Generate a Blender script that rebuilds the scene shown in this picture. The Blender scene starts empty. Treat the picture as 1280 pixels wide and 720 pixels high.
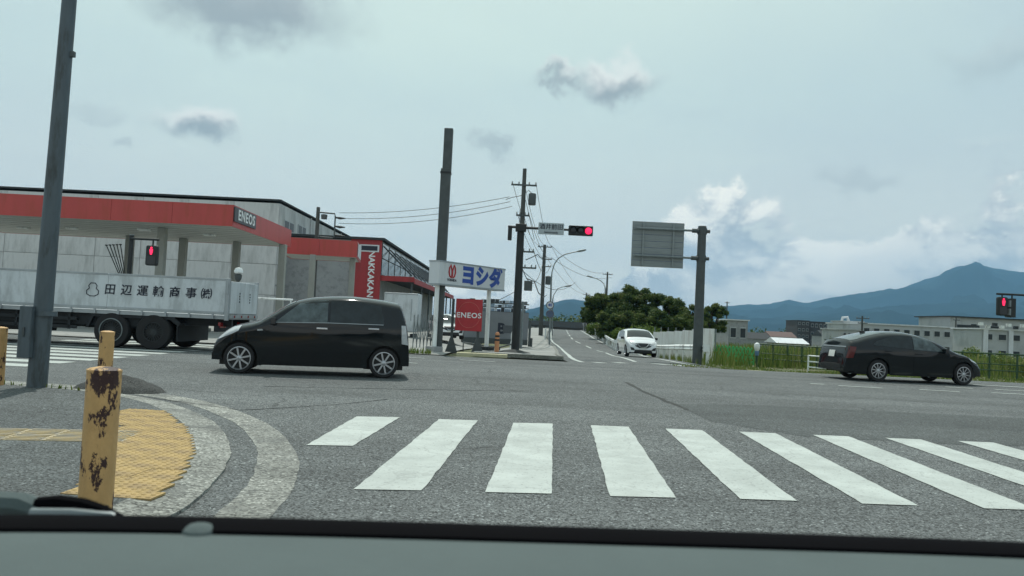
import bpy, bmesh, math, random
from mathutils import Vector, Matrix, noise
rng = random.Random(11)
sc = bpy.context.scene
col = sc.collection
R = math.radians

# ------------------------------------------------------------------ camera
F = 1000.0; CAMH = 1.18
Yc = Vector((58, -45, -F)).normalized()            # far road's vanishing point
Zc = Vector((1, -0.048, 0)).cross(Yc)              # horizon tilt
if Zc.y < 0: Zc = -Zc
Zc.normalize(); Xc = Yc.cross(Zc).normalized()
M3 = Matrix((Xc, Yc, Zc))                          # camera axes -> world
CAM = Vector((0, 0, CAMH))
cd = bpy.data.cameras.new('camera'); cam = bpy.data.objects.new('camera', cd); col.objects.link(cam)
cam.matrix_world = Matrix.Translation(CAM) @ M3.to_4x4()
cd.sensor_width = 36.0; cd.lens = 36.0 * F / 1280; cd.clip_start = 0.05; cd.clip_end = 40000
cd.dof.use_dof = True; cd.dof.focus_distance = 16.0; cd.dof.aperture_fstop = 7.0
sc.camera = cam
def ray(px, py): return M3 @ Vector((px - 640, -(py - 360), -F))
def D(px, py, d): return CAM + ray(px, py) * (d / F)          # point at camera depth d
def G(px, py, z=0.0):
    r = ray(px, py); t = (z - CAMH) / r.z
    return CAM + r * t
_right = M3 @ Vector((1, 0, 0)); ANG = math.atan2(_right.y, _right.x)   # crossing road's direction

# ------------------------------------------------------------------ light
SUN_EL, SUN_AZ = R(62), R(-14)                      # azimuth clockwise from +Y
w = bpy.data.worlds.new('World'); sc.world = w; w.use_nodes = True
sl = bpy.data.lights.new('sun', 'SUN'); sl.energy = 3.1; sl.angle = R(0.6); sl.color = (1, .975, .91)
so = bpy.data.objects.new('sun', sl); col.objects.link(so)
sdir = Vector((math.sin(SUN_AZ) * math.cos(SUN_EL), math.cos(SUN_AZ) * math.cos(SUN_EL), math.sin(SUN_EL)))
so.rotation_euler = (-sdir).to_track_quat('-Z', 'Y').to_euler(); so.location = (0, 0, 60)
sc.view_settings.view_transform = 'Standard'; sc.view_settings.look = 'None'
sc.view_settings.exposure = 0.0; sc.view_settings.gamma = 1.0
sc.cycles.use_denoising = True; sc.cycles.max_bounces = 6; sc.cycles.volume_bounces = 0
sc.cycles.transparent_max_bounces = 8

def sky_nodes():
    nt = w.node_tree; N = nt.nodes; L = nt.links; N.clear()
    def n(t, **k):
        x = N.new(t)
        for a, b in k.items(): setattr(x, a, b)
        return x
    def math_(op, a, b=None, clamp=False):
        x = n('ShaderNodeMath', operation=op, use_clamp=clamp)
        for i, v in enumerate((a, b)):
            if v is None: continue
            if isinstance(v, (int, float)): x.inputs[i].default_value = v
            else: L.new(v, x.inputs[i])
        return x.outputs[0]
    def mixc(f, a, b):
        x = n('ShaderNodeMix', data_type='RGBA')
        for s, v in ((0, f), (6, a), (7, b)):
            if isinstance(v, (int, float)): x.inputs[s].default_value = v
            elif isinstance(v, tuple): x.inputs[s].default_value = (*v, 1)
            else: L.new(v, x.inputs[s])
        return x.outputs[2]
    def ramp(v, a, b):
        x = n('ShaderNodeMapRange', interpolation_type='SMOOTHSTEP'); L.new(v, x.inputs[0])
        x.inputs[1].default_value = a; x.inputs[2].default_value = b
        return x.outputs[0]
    sky = n('ShaderNodeTexSky', sky_type='NISHITA', sun_disc=False, sun_elevation=SUN_EL, sun_rotation=SUN_AZ, air_density=1.0, dust_density=2.0)
    skys = n('ShaderNodeVectorMath', operation='SCALE'); L.new(sky.outputs[0], skys.inputs[0]); skys.inputs[3].default_value = 0.10
    tc = n('ShaderNodeTexCoord').outputs['Generated']
    sep = n('ShaderNodeSeparateXYZ'); L.new(tc, sep.inputs[0]); x_, y_, z_ = sep.outputs
    # stretch the sky like a cloud ceiling seen in perspective
    zz = math_('ADD', math_('MAXIMUM', z_, 0.0), 0.18)
    cv = n('ShaderNodeCombineXYZ'); L.new(math_('DIVIDE', x_, zz), cv.inputs[0]); L.new(math_('DIVIDE', y_, zz), cv.inputs[1])
    def noise_(vec, scale, detail, rough=.55, dist=0):
        x = n('ShaderNodeTexNoise'); L.new(vec, x.inputs['Vector']); x.inputs['Scale'].default_value = scale
        x.inputs['Detail'].default_value = detail; x.inputs['Roughness'].default_value = rough; x.inputs['Distortion'].default_value = dist
        return x.outputs[0]
    veil_n = noise_(cv.outputs[0], 1.1, 5, .55, .4)
    sd = n('ShaderNodeVectorMath', operation='DOT_PRODUCT'); L.new(tc, sd.inputs[0]); sd.inputs[1].default_value = sdir
    glow = math_('ADD', math_('MULTIPLY', ramp(sd.outputs['Value'], .45, .78), .95), math_('MULTIPLY', math_('SUBTRACT', veil_n, .5), .9), True)
    veil = mixc(glow, (.535, .665, .705), (.745, .905, .815))
    c = mixc(.90, skys.outputs[0], veil)
    # soft grey streaks high up
    st = noise_(cv.outputs[0], 2.6, 6, .6, .3)
    c = mixc(math_('MULTIPLY', ramp(st, .58, .74), .28), c, (.47, .56, .60))
    c = mixc(math_('MULTIPLY', ramp(z_, .30, -.02), .95), c, (.98, .985, .86))
    # cumulus bank along the horizon
    mp = n('ShaderNodeMapping'); L.new(tc, mp.inputs[0]); mp.inputs['Scale'].default_value = (1, 1, 1.35); mp.inputs['Location'].default_value = (1.7, .4, 0)
    cn = noise_(mp.outputs[0], 8.0, 9, .60, .2)
    big = noise_(mp.outputs[0], 2.4, 2, .5)
    side = ramp(math_('SUBTRACT', x_, math_('MULTIPLY', y_, .04)), -.02, .22)       # bank stands in the direction of the mountains
    heads = noise_(tc, 5.5, 3, .5)
    top = math_('MULTIPLY', math_('ADD', math_('MULTIPLY', side, .135), .05), math_('ADD', math_('MULTIPLY', ramp(heads, .32, .68), .6), .75))
    hgt = math_('SUBTRACT', 1.0, math_('DIVIDE', math_('MAXIMUM', z_, 0.0), top))     # 1 at horizon, 0 at top of bank
    dens = math_('ADD', math_('ADD', math_('MULTIPLY', hgt, .42), cn), math_('MULTIPLY', math_('SUBTRACT', big, .5), .16))
    mask = math_('MULTIPLY', ramp(dens, .55, .625), math_('MULTIPLY', ramp(hgt, -.22, .04), ramp(z_, .225, .17)))
    mp2 = n('ShaderNodeMapping'); L.new(tc, mp2.inputs[0]); mp2.inputs['Scale'].default_value = (1, 1, 1.35); mp2.inputs['Location'].default_value = (1.7, .4, .04)
    cn2 = noise_(mp2.outputs[0], 8.0, 9, .60, .2)
    shade = ramp(math_('ADD', math_('SUBTRACT', cn, cn2), math_('MULTIPLY', math_('SUBTRACT', cn, .5), .25)), -.10, .11)
    cc = mixc(shade, (.50, .575, .61), (1.16, 1.15, 1.03))
    cc = mixc(math_('MULTIPLY', math_('MULTIPLY', ramp(hgt, .30, .85), .62), 1.0), cc, (.56, .64, .67))
    c = mixc(math_('MULTIPLY', mask, .93), c, cc)
    # separate drifting puffs: direction, radius, flatness, tone
    dn = n('ShaderNodeTexNoise'); L.new(tc, dn.inputs['Vector']); dn.inputs['Scale'].default_value = 14; dn.inputs['Detail'].default_value = 6
    dn.inputs['Roughness'].default_value = .62
    wv = n('ShaderNodeVectorMath', operation='SUBTRACT'); L.new(dn.outputs['Color'], wv.inputs[0]); wv.inputs[1].default_value = (.5, .5, .5)
    ws = n('ShaderNodeVectorMath', operation='SCALE'); L.new(wv.outputs[0], ws.inputs[0]); ws.inputs[3].default_value = .11
    wd = n('ShaderNodeVectorMath', operation='ADD'); L.new(tc, wd.inputs[0]); L.new(ws.outputs[0], wd.inputs[1])
    puffs = [(318, 6, .125, .40, .95, .10), (250, 160, .060, .48, .95, .85), (768, 108, .062, .55, .95, .85), (692, 100, .034, .5, .8, .7),
             (612, 182, .036, .45, .55, .1), (120, 142, .035, .4, .25, .2), (560, 272, .022, .6, .3, 0), (1075, 222, .05, .25, .3, .1),
             (1290, 60, .09, .3, .3, .3), (140, 188, .02, .4, .35, .1)]
    for px, py, rad, flat, op, wht in puffs:
        d = ray(px, py).normalized()
        s1 = n('ShaderNodeVectorMath', operation='SUBTRACT'); L.new(wd.outputs[0], s1.inputs[0]); s1.inputs[1].default_value = d
        s2 = n('ShaderNodeVectorMath', operation='MULTIPLY'); L.new(s1.outputs[0], s2.inputs[0]); s2.inputs[1].default_value = (1, 1, 1 / flat)
        ln = n('ShaderNodeVectorMath', operation='LENGTH'); L.new(s2.outputs[0], ln.inputs[0])
        m = math_('MULTIPLY', ramp(ln.outputs['Value'], rad * 1.15, rad * .35), op)
        sp = n('ShaderNodeSeparateXYZ'); L.new(s1.outputs[0], sp.inputs[0])
        up = ramp(sp.outputs[2], -rad * flat * .35, rad * flat * .6)
        lit = mixc(math_('MULTIPLY', up, wht), (.37, .44, .46), (1.02, 1.04, .98))
        c = mixc(m, c, lit)
    # below the horizon only what the ground hides
    bg = n('ShaderNodeBackground'); L.new(c, bg.inputs[0]); bg.inputs[1].default_value = 1.0
    out = n('ShaderNodeOutputWorld'); L.new(bg.outputs[0], out.inputs[0])
sky_nodes()

# ------------------------------------------------------------------ materials
MATS = {}
def mat(name, c, rough=.6, metal=0.0, var=.12, scale=3.0, bump=0.0, bscale=40.0, coat=0.0, dirt=None, dirt_amt=0.0, dirt_scale=2.0, emit=None, estr=0.0, spec=.5, stretch=(1, 1, 1), sharp=None):
    if name in MATS: return MATS[name]
    m = bpy.data.materials.new(name); m.use_nodes = True; MATS[name] = m
    nt = m.node_tree; N = nt.nodes; L = nt.links; b = N['Principled BSDF']
    b.inputs['Roughness'].default_value = rough; b.inputs['Metallic'].default_value = metal
    b.inputs['Coat Weight'].default_value = coat; b.inputs['Coat Roughness'].default_value = .06
    b.inputs['Specular IOR Level'].default_value = spec
    tc = N.new('ShaderNodeTexCoord'); mp = N.new('ShaderNodeMapping'); L.new(tc.outputs['Object'], mp.inputs[0]); mp.inputs['Scale'].default_value = stretch
    nz = N.new('ShaderNodeTexNoise'); nz.inputs['Scale'].default_value = scale; nz.inputs['Detail'].default_value = 6; nz.inputs['Roughness'].default_value = .65
    L.new(mp.outputs[0], nz.inputs['Vector'])
    mr = N.new('ShaderNodeMapRange'); L.new(nz.outputs[0], mr.inputs[0]); mr.inputs[1].default_value = .3; mr.inputs[2].default_value = .7
    mr.inputs[3].default_value = 1 - var; mr.inputs[4].default_value = 1 + var
    mx = N.new('ShaderNodeVectorMath'); mx.operation = 'SCALE'; mx.inputs[0].default_value = c; L.new(mr.outputs[0], mx.inputs[3])
    cur = mx.outputs[0]
    if dirt:
        n2 = N.new('ShaderNodeTexNoise'); n2.inputs['Scale'].default_value = dirt_scale; n2.inputs['Detail'].default_value = 8; n2.inputs['Roughness'].default_value = .7
        L.new(mp.outputs[0], n2.inputs['Vector'])
        r2 = N.new('ShaderNodeMapRange'); L.new(n2.outputs[0], r2.inputs[0]); r2.inputs[1].default_value = .62 - .3 * dirt_amt; r2.inputs[2].default_value = (.72 - .22 * dirt_amt) if sharp is None else .62 - .3 * dirt_amt + sharp
        mm = N.new('ShaderNodeMix'); mm.data_type = 'RGBA'; L.new(r2.outputs[0], mm.inputs[0]); L.new(cur, mm.inputs[6]); mm.inputs[7].default_value = (*dirt, 1)
        cur = mm.outputs[2]
    L.new(cur, b.inputs['Base Color'])
    if bump:
        n3 = N.new('ShaderNodeTexNoise'); n3.inputs['Scale'].default_value = bscale; n3.inputs['Detail'].default_value = 4
        L.new(mp.outputs[0], n3.inputs['Vector'])
        bp = N.new('ShaderNodeBump'); bp.inputs['Strength'].default_value = bump; bp.inputs['Distance'].default_value = .02
        L.new(n3.outputs[0], bp.inputs['Height']); L.new(bp.outputs[0], b.inputs['Normal'])
    if emit:
        b.inputs['Emission Color'].default_value = (*emit, 1); b.inputs['Emission Strength'].default_value = estr
    return m

def asphalt(name, base, speck, patch=.18, cracks=True, grain=150.0, worn=None):
    m = bpy.data.materials.new(name); m.use_nodes = True
    nt = m.node_tree; N = nt.nodes; L = nt.links; b = N['Principled BSDF']; b.inputs['Roughness'].default_value = .88
    b.inputs['Specular IOR Level'].default_value = .35
    tc = N.new('ShaderNodeTexCoord').outputs['Object']
    def nz(s, d, r=.6, dist=0.0):
        x = N.new('ShaderNodeTexNoise'); L.new(tc, x.inputs['Vector']); x.inputs['Scale'].default_value = s; x.inputs['Detail'].default_value = d
        x.inputs['Roughness'].default_value = r; x.inputs['Distortion'].default_value = dist; return x.outputs[0]
    def rng_(v, a, b_, c0, c1):
        x = N.new('ShaderNodeMapRange'); L.new(v, x.inputs[0])
        for i, q in enumerate((a, b_, c0, c1)): x.inputs[i + 1].default_value = q
        return x.outputs[0]
    def mul(a, b_):
        x = N.new('ShaderNodeMath'); x.operation = 'MULTIPLY'
        for i, v in enumerate((a, b_)):
            if isinstance(v, float): x.inputs[i].default_value = v
            else: L.new(v, x.inputs[i])
        return x.outputs[0]
    vo = N.new('ShaderNodeTexVoronoi'); L.new(tc, vo.inputs['Vector']); vo.inputs['Scale'].default_value = grain * .55
    sep = N.new('ShaderNodeSeparateColor'); L.new(vo.outputs['Color'], sep.inputs[0])
    g = rng_(sep.outputs[0], 0, 1, 1 - speck, 1 + speck)
    g2 = rng_(sep.outputs[1], .90, 1.0, 1.0, 1.0 + 1.6 * speck)      # a few pale stones
    f = mul(mul(g, g2), rng_(nz(.35, 7, .65), .3, .7, 1 - patch, 1 + patch))
    f = mul(f, rng_(nz(6, 5, .65), .3, .7, .9, 1.1))
    # wheel-worn lanes along the crossing direction
    mp = N.new('ShaderNodeMapping'); L.new(tc, mp.inputs[0]); mp.inputs['Rotation'].default_value = (0, 0, -ANG); mp.inputs['Scale'].default_value = (.03, .75, 1)
    ln = N.new('ShaderNodeTexNoise'); L.new(mp.outputs[0], ln.inputs['Vector']); ln.inputs['Scale'].default_value = 1.0; ln.inputs['Detail'].default_value = 3
    f = mul(f, rng_(ln.outputs[0], .35, .65, .84, 1.14))
    if cracks:
        dn = N.new('ShaderNodeTexNoise'); L.new(tc, dn.inputs['Vector']); dn.inputs['Scale'].default_value = 1.6; dn.inputs['Detail'].default_value = 6
        ad = N.new('ShaderNodeVectorMath'); ad.operation = 'MULTIPLY_ADD'; L.new(dn.outputs['Color'], ad.inputs[0]); ad.inputs[1].default_value = (.5, .5, .5); L.new(tc, ad.inputs[2])
        v2 = N.new('ShaderNodeTexVoronoi'); v2.feature = 'DISTANCE_TO_EDGE'; L.new(ad.outputs[0], v2.inputs['Vector']); v2.inputs['Scale'].default_value = .22
        cr = rng_(v2.outputs['Distance'], .002, .006, .6, 1.0)
        gate = rng_(nz(.25, 2), .48, .56, 0, 1)
        cm = N.new('ShaderNodeMix'); L.new(gate, cm.inputs[0]); cm.inputs[2].default_value = 1.0; L.new(cr, cm.inputs[3])
        f = mul(f, cm.outputs[0])
    sv = N.new('ShaderNodeVectorMath'); sv.operation = 'SCALE'; sv.inputs[0].default_value = base; L.new(f, sv.inputs[3])
    cur = sv.outputs[0]
    if worn:
        mm = N.new('ShaderNodeMix'); mm.data_type = 'RGBA'; L.new(rng_(nz(1.7, 7, .7), .50, .66, 0, .8), mm.inputs[0]); L.new(cur, mm.inputs[6]); mm.inputs[7].default_value = (*worn, 1)
        cur = mm.outputs[2]
    L.new(cur, b.inputs['Base Color'])
    bp = N.new('ShaderNodeBump'); bp.inputs['Strength'].default_value = .55; bp.inputs['Distance'].default_value = .006
    L.new(vo.outputs['Distance'], bp.inputs['Height']); L.new(bp.outputs[0], b.inputs['Normal'])
    MATS[name] = m; return m

def paint(name, c, wear=.5):
    """road paint: slightly uneven white, hairline cracks and rubbed patches with shapes of their own"""
    m = bpy.data.materials.new(name); m.use_nodes = True
    nt = m.node_tree; N = nt.nodes; L = nt.links; b = N['Principled BSDF']; b.inputs['Roughness'].default_value = .7
    tc = N.new('ShaderNodeTexCoord').outputs['Object']
    n1 = N.new('ShaderNodeTexNoise'); L.new(tc, n1.inputs['Vector']); n1.inputs['Scale'].default_value = 2.2; n1.inputs['Detail'].default_value = 8; n1.inputs['Roughness'].default_value = .65
    a = N.new('ShaderNodeMapRange'); L.new(n1.outputs[0], a.inputs[0]); a.inputs[1].default_value = .3; a.inputs[2].default_value = .7; a.inputs[3].default_value = .76; a.inputs[4].default_value = 1.10
    sv = N.new('ShaderNodeVectorMath'); sv.operation = 'SCALE'; sv.inputs[0].default_value = c; L.new(a.outputs[0], sv.inputs[3])
    ad = N.new('ShaderNodeVectorMath'); ad.operation = 'MULTIPLY_ADD'; L.new(n1.outputs['Color'], ad.inputs[0]); ad.inputs[1].default_value = (.35, .35, .35); L.new(tc, ad.inputs[2])
    v2 = N.new('ShaderNodeTexVoronoi'); v2.feature = 'DISTANCE_TO_EDGE'; L.new(ad.outputs[0], v2.inputs['Vector']); v2.inputs['Scale'].default_value = 1.3
    cr = N.new('ShaderNodeMapRange'); L.new(v2.outputs['Distance'], cr.inputs[0]); cr.inputs[1].default_value = .002; cr.inputs[2].default_value = .012; cr.inputs[3].default_value = .32 * wear; cr.inputs[4].default_value = 0
    m1 = N.new('ShaderNodeMix'); m1.data_type = 'RGBA'; L.new(cr.outputs[0], m1.inputs[0]); L.new(sv.outputs[0], m1.inputs[6]); m1.inputs[7].default_value = (.15, .155, .15, 1)
    n2 = N.new('ShaderNodeTexNoise'); L.new(tc, n2.inputs['Vector']); n2.inputs['Scale'].default_value = 38; n2.inputs['Detail'].default_value = 5; n2.inputs['Roughness'].default_value = .7
    ch = N.new('ShaderNodeMapRange'); L.new(n2.outputs[0], ch.inputs[0]); ch.inputs[1].default_value = .675 - .08 * wear; ch.inputs[2].default_value = .73 - .08 * wear; ch.inputs[4].default_value = .8
    m2 = N.new('ShaderNodeMix'); m2.data_type = 'RGBA'; L.new(ch.outputs[0], m2.inputs[0]); L.new(m1.outputs[2], m2.inputs[6]); m2.inputs[7].default_value = (.13, .13, .13, 1)
    L.new(m2.outputs[2], b.inputs['Base Color'])
    bp = N.new('ShaderNodeBump'); bp.inputs['Strength'].default_value = .3; bp.inputs['Distance'].default_value = .004; L.new(n2.outputs[0], bp.inputs['Height']); L.new(bp.outputs[0], b.inputs['Normal'])
    MATS[name] = m; return m

A_ROAD = asphalt('asphalt_road', (.100, .109, .108), .85, worn=None)
A_WALK = asphalt('asphalt_walk', (.082, .091, .090), .8, cracks=False)
A_DARK = asphalt('asphalt_dark', (.045, .048, .046), .5, cracks=False)
CONC = asphalt('concrete_worn', (.215, .22, .20), .6, patch=.35, cracks=False, grain=110, worn=(.11, .115, .11))
FORE = asphalt('forecourt_concrete', (.27, .275, .26), .12, patch=.12, cracks=True, grain=40)
PAINT = paint('road_paint', (.455, .495, .465), 1.0)
PAINTY = paint('road_paint_yellowish', (.55, .52, .33), .9)
CARBLK = mat('car_black', (.003, .006, .008), .07, var=.2, coat=0.0, spec=.5)
CARWHT = mat('car_white', (.72, .74, .75), .25, var=.03, coat=1.0)
GLASS = mat('car_glass', (.018, .025, .027), .05, var=.5, scale=4, spec=.45)
GLASS2 = mat('car_glass_clear', (.075, .098, .10), .04, var=.75, scale=4, spec=.5)
BLACKP = mat('black_plastic', (.012, .013, .014), .5)
RUBBER = mat('tyre_rubber', (.016, .016, .017), .85, bump=.2)
ALLOY = mat('alloy_rim', (.45, .47, .49), .3, .8)
CHROME = mat('chrome', (.7, .72, .74), .15, 1.0, var=.05)
LENS = mat('lamp_lens', (.45, .47, .48), .1, var=.25, scale=14, coat=1)
REDLENS = mat('red_lens', (.35, .02, .02), .12, coat=1)
PLATE = mat('plate_white', (.65, .66, .62), .5)
STEELG = mat('steel_grey_paint', (.085, .11, .125), .5, .1, var=.12, scale=5, dirt=(.05, .06, .06), dirt_amt=.35, stretch=(3, 3, .6))
STEELD = mat('steel_dark', (.070, .082, .082), .55, .1, var=.2, scale=4)
GALV = mat('galvanised', (.20, .23, .235), .5, .35, var=.15, scale=6)
SIGNBK = mat('sign_back', (.25, .28, .28), .6, .2, var=.12, scale=6, stretch=(.3, 1, 5))
POLEBK = mat('pole_black', (.014, .018, .018), .55, var=.3)
CONCP = mat('concrete_pole', (.075, .08, .075), .85, var=.2, scale=3, bump=.2)
WHITEM = mat('white_metal', (.80, .83, .81), .45, var=.08, dirt=(.3, .3, .28), dirt_amt=.35, stretch=(1, 1, .4))
TRUCKW = mat('truck_panel', (.60, .64, .66), .5, .05, var=.06, scale=2, dirt=(.42, .45, .46), dirt_amt=.55, stretch=(1, 1, .35))
TRUCKG = mat('truck_alu', (.34, .37, .385), .45, .4, var=.15)
CHASSIS = mat('truck_chassis', (.010, .013, .016), .7, var=.3)
RED = mat('station_red', (.47, .062, .055), .45, var=.07, scale=1.5, dirt=(.40, .06, .04), dirt_amt=.4, stretch=(1, 1, .2))
REDS = mat('sign_red', (.42, .022, .03), .45, var=.08)
REDD = mat('shop_red', (.34, .030, .035), .6, var=.12, scale=1.2, dirt=(.26, .03, .03), dirt_amt=.4, stretch=(1, 1, .25))
SOFFIT = mat('soffit', (.50, .51, .48), .7, var=.08)
COLUMN = mat('column_paint', (.30, .31, .28), .6, var=.1, stretch=(1, 1, .3))
WALLW = mat('warehouse_wall', (.56, .57, .56), .7, var=.06, scale=.8, dirt=(.40, .41, .40), dirt_amt=.5, dirt_scale=.7, stretch=(1, 1, .25))
WALLG = mat('wall_grey', (.30, .31, .31), .8, var=.1, scale=.8, dirt=(.22, .23, .23), dirt_amt=.4)
ROOFD = mat('roof_dark', (.05, .055, .058), .8, 0, var=.15, spec=.15)
WINDOW = mat('window_glass', (.025, .033, .036), .35, var=.4, scale=2, spec=.3)
FRAME = mat('window_frame', (.42, .44, .44), .5)
INKB = mat('sign_blue', (.02, .07, .34), .5)
INKK = mat('ink_black', (.015, .02, .035), .6)
INKW = mat('letter_white', (.78, .80, .80), .5)
SIGNW = mat('sign_white', (.62, .65, .67), .5, var=.04, dirt=(.5, .52, .53), dirt_amt=.35, stretch=(1, 1, .2))
SIGNGR = mat('sign_grey_white', (.40, .46, .48), .5)
YPOST = mat('post_orange', (.55, .33, .13), .6, var=.14, scale=9, bump=.3, bscale=60, dirt=(.040, .014, .012), dirt_amt=.34, sharp=.02, dirt_scale=5.5, stretch=(1, 1, .55))
YTILE = mat('tactile_yellow', (.42, .29, .115), .8, var=.22, scale=14, bump=.3, bscale=90, dirt=(.30, .21, .10), dirt_amt=.5, dirt_scale=4)
YTILE2 = mat('tactile_pale', (.43, .34, .19), .8, var=.22, scale=14, bump=.3, bscale=90, dirt=(.33, .30, .24), dirt_amt=.6, dirt_scale=4)
ORANGE = mat('orange_rubber', (.50, .22, .10), .6)
GREENF = mat('fence_green', (.07, .42, .13), .5, var=.15)
GREEND = mat('fence_dark_green', (.03, .075, .035), .6, var=.25)
BARK = mat('bark', (.07, .055, .04), .9, bump=.5, bscale=12)
DIRT = mat('dry_grass_soil', (.13, .115, .062), .95, var=.35, scale=3, dirt=(.06, .085, .025), dirt_amt=.7, dirt_scale=.9)
FOREST = mat('forest_slope', (.016, .026, .024), 1.0, spec=0.0, var=.4, scale=.004)
DASH = mat('dash_grey', (.092, .118, .117), .8, var=.05, spec=.2, scale=10, bump=.25, bscale=500)
FRIT = mat('dash_black', (.002, .002, .003), .9, spec=.05)
def lamp_mat(name, c, s): return mat(name, c, .3, var=0, emit=c, estr=s)
REDLAMP = lamp_mat('signal_red_lit', (1.0, .02, .10), 1.3)

def leaf_mat(name, cols, trans=.25):
    m = bpy.data.materials.new(name); m.use_nodes = True; nt = m.node_tree; N = nt.nodes; L = nt.links; b = N['Principled BSDF']
    b.inputs['Roughness'].default_value = .6; b.inputs['Specular IOR Level'].default_value = .12
    at = N.new('ShaderNodeAttribute'); at.attribute_name = 'tint'
    cr = N.new('ShaderNodeValToRGB'); L.new(at.outputs['Fac'], cr.inputs[0])
    el = cr.color_ramp.elements
    while len(el) < len(cols): el.new(.5)
    for i, c in enumerate(cols): el[i].position = i / (len(cols) - 1); el[i].color = (*c, 1)
    L.new(cr.outputs[0], b.inputs['Base Color'])
    tr = N.new('ShaderNodeBsdfTranslucent'); L.new(cr.outputs[0], tr.inputs[0]); mx = N.new('ShaderNodeMixShader'); mx.inputs[0].default_value = trans
    L.new(b.outputs[0], mx.inputs[1]); L.new(tr.outputs[0], mx.inputs[2]); L.new(mx.outputs[0], N['Material Output'].inputs[0])
    MATS[name] = m; return m
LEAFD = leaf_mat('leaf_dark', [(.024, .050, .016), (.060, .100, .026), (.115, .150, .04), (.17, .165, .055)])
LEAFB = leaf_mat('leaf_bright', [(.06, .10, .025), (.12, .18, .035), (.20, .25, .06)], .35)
GRASSM = leaf_mat('grass_blade', [(.07, .125, .025), (.13, .19, .04), (.21, .24, .07), (.30, .26, .12)])

# ------------------------------------------------------------------ mesh helpers
class MB:
    def __init__(s): s.v = []; s.f = []; s.mi = []; s.cur = 0
    def add(s, vs, fs):
        o = len(s.v); s.v += [tuple(p) for p in vs]; s.f += [tuple(i + o for i in f) for f in fs]; s.mi += [s.cur] * len(fs); return s
    def box(s, c, d, rot=None):
        c = Vector(c); h = Vector(d) / 2; vs = []
        for x in (-1, 1):
            for y in (-1, 1):
                for z in (-1, 1):
                    p = Vector((x * h.x, y * h.y, z * h.z)); vs.append(c + (rot @ p if rot else p))
        return s.add(vs, [(0, 1, 3, 2), (4, 6, 7, 5), (0, 4, 5, 1), (2, 3, 7, 6), (0, 2, 6, 4), (1, 5, 7, 3)])
    def tube(s, p0, p1, r0, r1=None, n=12, caps=True):
        p0, p1 = Vector(p0), Vector(p1); r1 = r0 if r1 is None else r1
        d = (p1 - p0).normalized(); a = d.orthogonal().normalized(); b = d.cross(a); vs = []
        for p, r in ((p0, r0), (p1, r1)):
            for i in range(n): t = 2 * math.pi * i / n; vs.append(p + a * (math.cos(t) * r) + b * (math.sin(t) * r))
        fs = [(i, (i + 1) % n, n + (i + 1) % n, n + i) for i in range(n)]
        if caps: fs += [tuple(range(n - 1, -1, -1)), tuple(range(n, 2 * n))]
        return s.add(vs, fs)
    def path(s, pts, r, n=8):
        pts = [Vector(p) for p in pts]; rs = r if isinstance(r, (list, tuple)) else [r] * len(pts); vs = []; prev = None
        for i, p in enumerate(pts):
            d = (pts[min(i + 1, len(pts) - 1)] - pts[max(i - 1, 0)]).normalized()
            a = (prev - d * prev.dot(d)).normalized() if prev else d.orthogonal().normalized()
            prev = a; b = d.cross(a)
            for k in range(n): t = 2 * math.pi * k / n; vs.append(p + a * (math.cos(t) * rs[i]) + b * (math.sin(t) * rs[i]))
        fs = [(i * n + k, i * n + (k + 1) % n, (i + 1) * n + (k + 1) % n, (i + 1) * n + k) for i in range(len(pts) - 1) for k in range(n)]
        fs += [tuple(range(n - 1, -1, -1)), tuple(range((len(pts) - 1) * n, len(pts) * n))]
        return s.add(vs, fs)
    def prism(s, poly, ext):
        poly = [Vector(p) for p in poly]; e = Vector(ext); n = len(poly)
        return s.add(poly + [p + e for p in poly], [tuple(range(n - 1, -1, -1)), tuple(range(n, 2 * n))] + [(i, (i + 1) % n, n + (i + 1) % n, n + i) for i in range(n)])
    def lathe(s, prof, o=(0, 0, 0), axis='Z', n=24):
        o = Vector(o); vs = []
        for r, h in prof:
            for k in range(n):
                t = 2 * math.pi * k / n; a, b = r * math.cos(t), r * math.sin(t)
                vs.append(o + (Vector((a, b, h)) if axis == 'Z' else Vector((a, h, b)) if axis == 'Y' else Vector((h, a, b))))
        fs = [(i * n + k, i * n + (k + 1) % n, (i + 1) * n + (k + 1) % n, (i + 1) * n + k) for i in range(len(prof) - 1) for k in range(n)]
        return s.add(vs, fs)
    def grid(s, rows):
        n = len(rows[0]); vs = [p for r in rows for p in r]
        return s.add(vs, [(i * n + k, i * n + k + 1, (i + 1) * n + k + 1, (i + 1) * n + k) for i in range(len(rows) - 1) for k in range(n - 1)])
    def build(s, name, m, parent=None, smooth=False, bevel=0.0, loc=None, fix=True, sharp=35):
        me = bpy.data.meshes.new(name); me.from_pydata(s.v, [], s.f); me.validate()
        if fix:
            bm = bmesh.new(); bm.from_mesh(me); bmesh.ops.recalc_face_normals(bm, faces=bm.faces); bm.to_mesh(me); bm.free()
        for k in (m if isinstance(m, list) else [m]): me.materials.append(k)
        if isinstance(m, list) and len(me.polygons) == len(s.mi):
            for p, i in zip(me.polygons, s.mi): p.material_index = i
        if smooth:
            me.polygons.foreach_set('use_smooth', [True] * len(me.polygons)); me.set_sharp_from_angle(angle=R(sharp))
        o = bpy.data.objects.new(name, me); col.objects.link(o)
        if parent: o.parent = parent
        if loc is not None: o.location = loc
        if bevel:
            b = o.modifiers.new('bevel', 'BEVEL'); b.width = bevel; b.segments = 2; b.limit_method = 'ANGLE'
        return o
def tag(o, label=None, cat=None, group=None, kind=None):
    if label: o['label'] = label
    if cat: o['category'] = cat
    if group: o['group'] = group
    if kind: o['kind'] = kind
    return o
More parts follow.
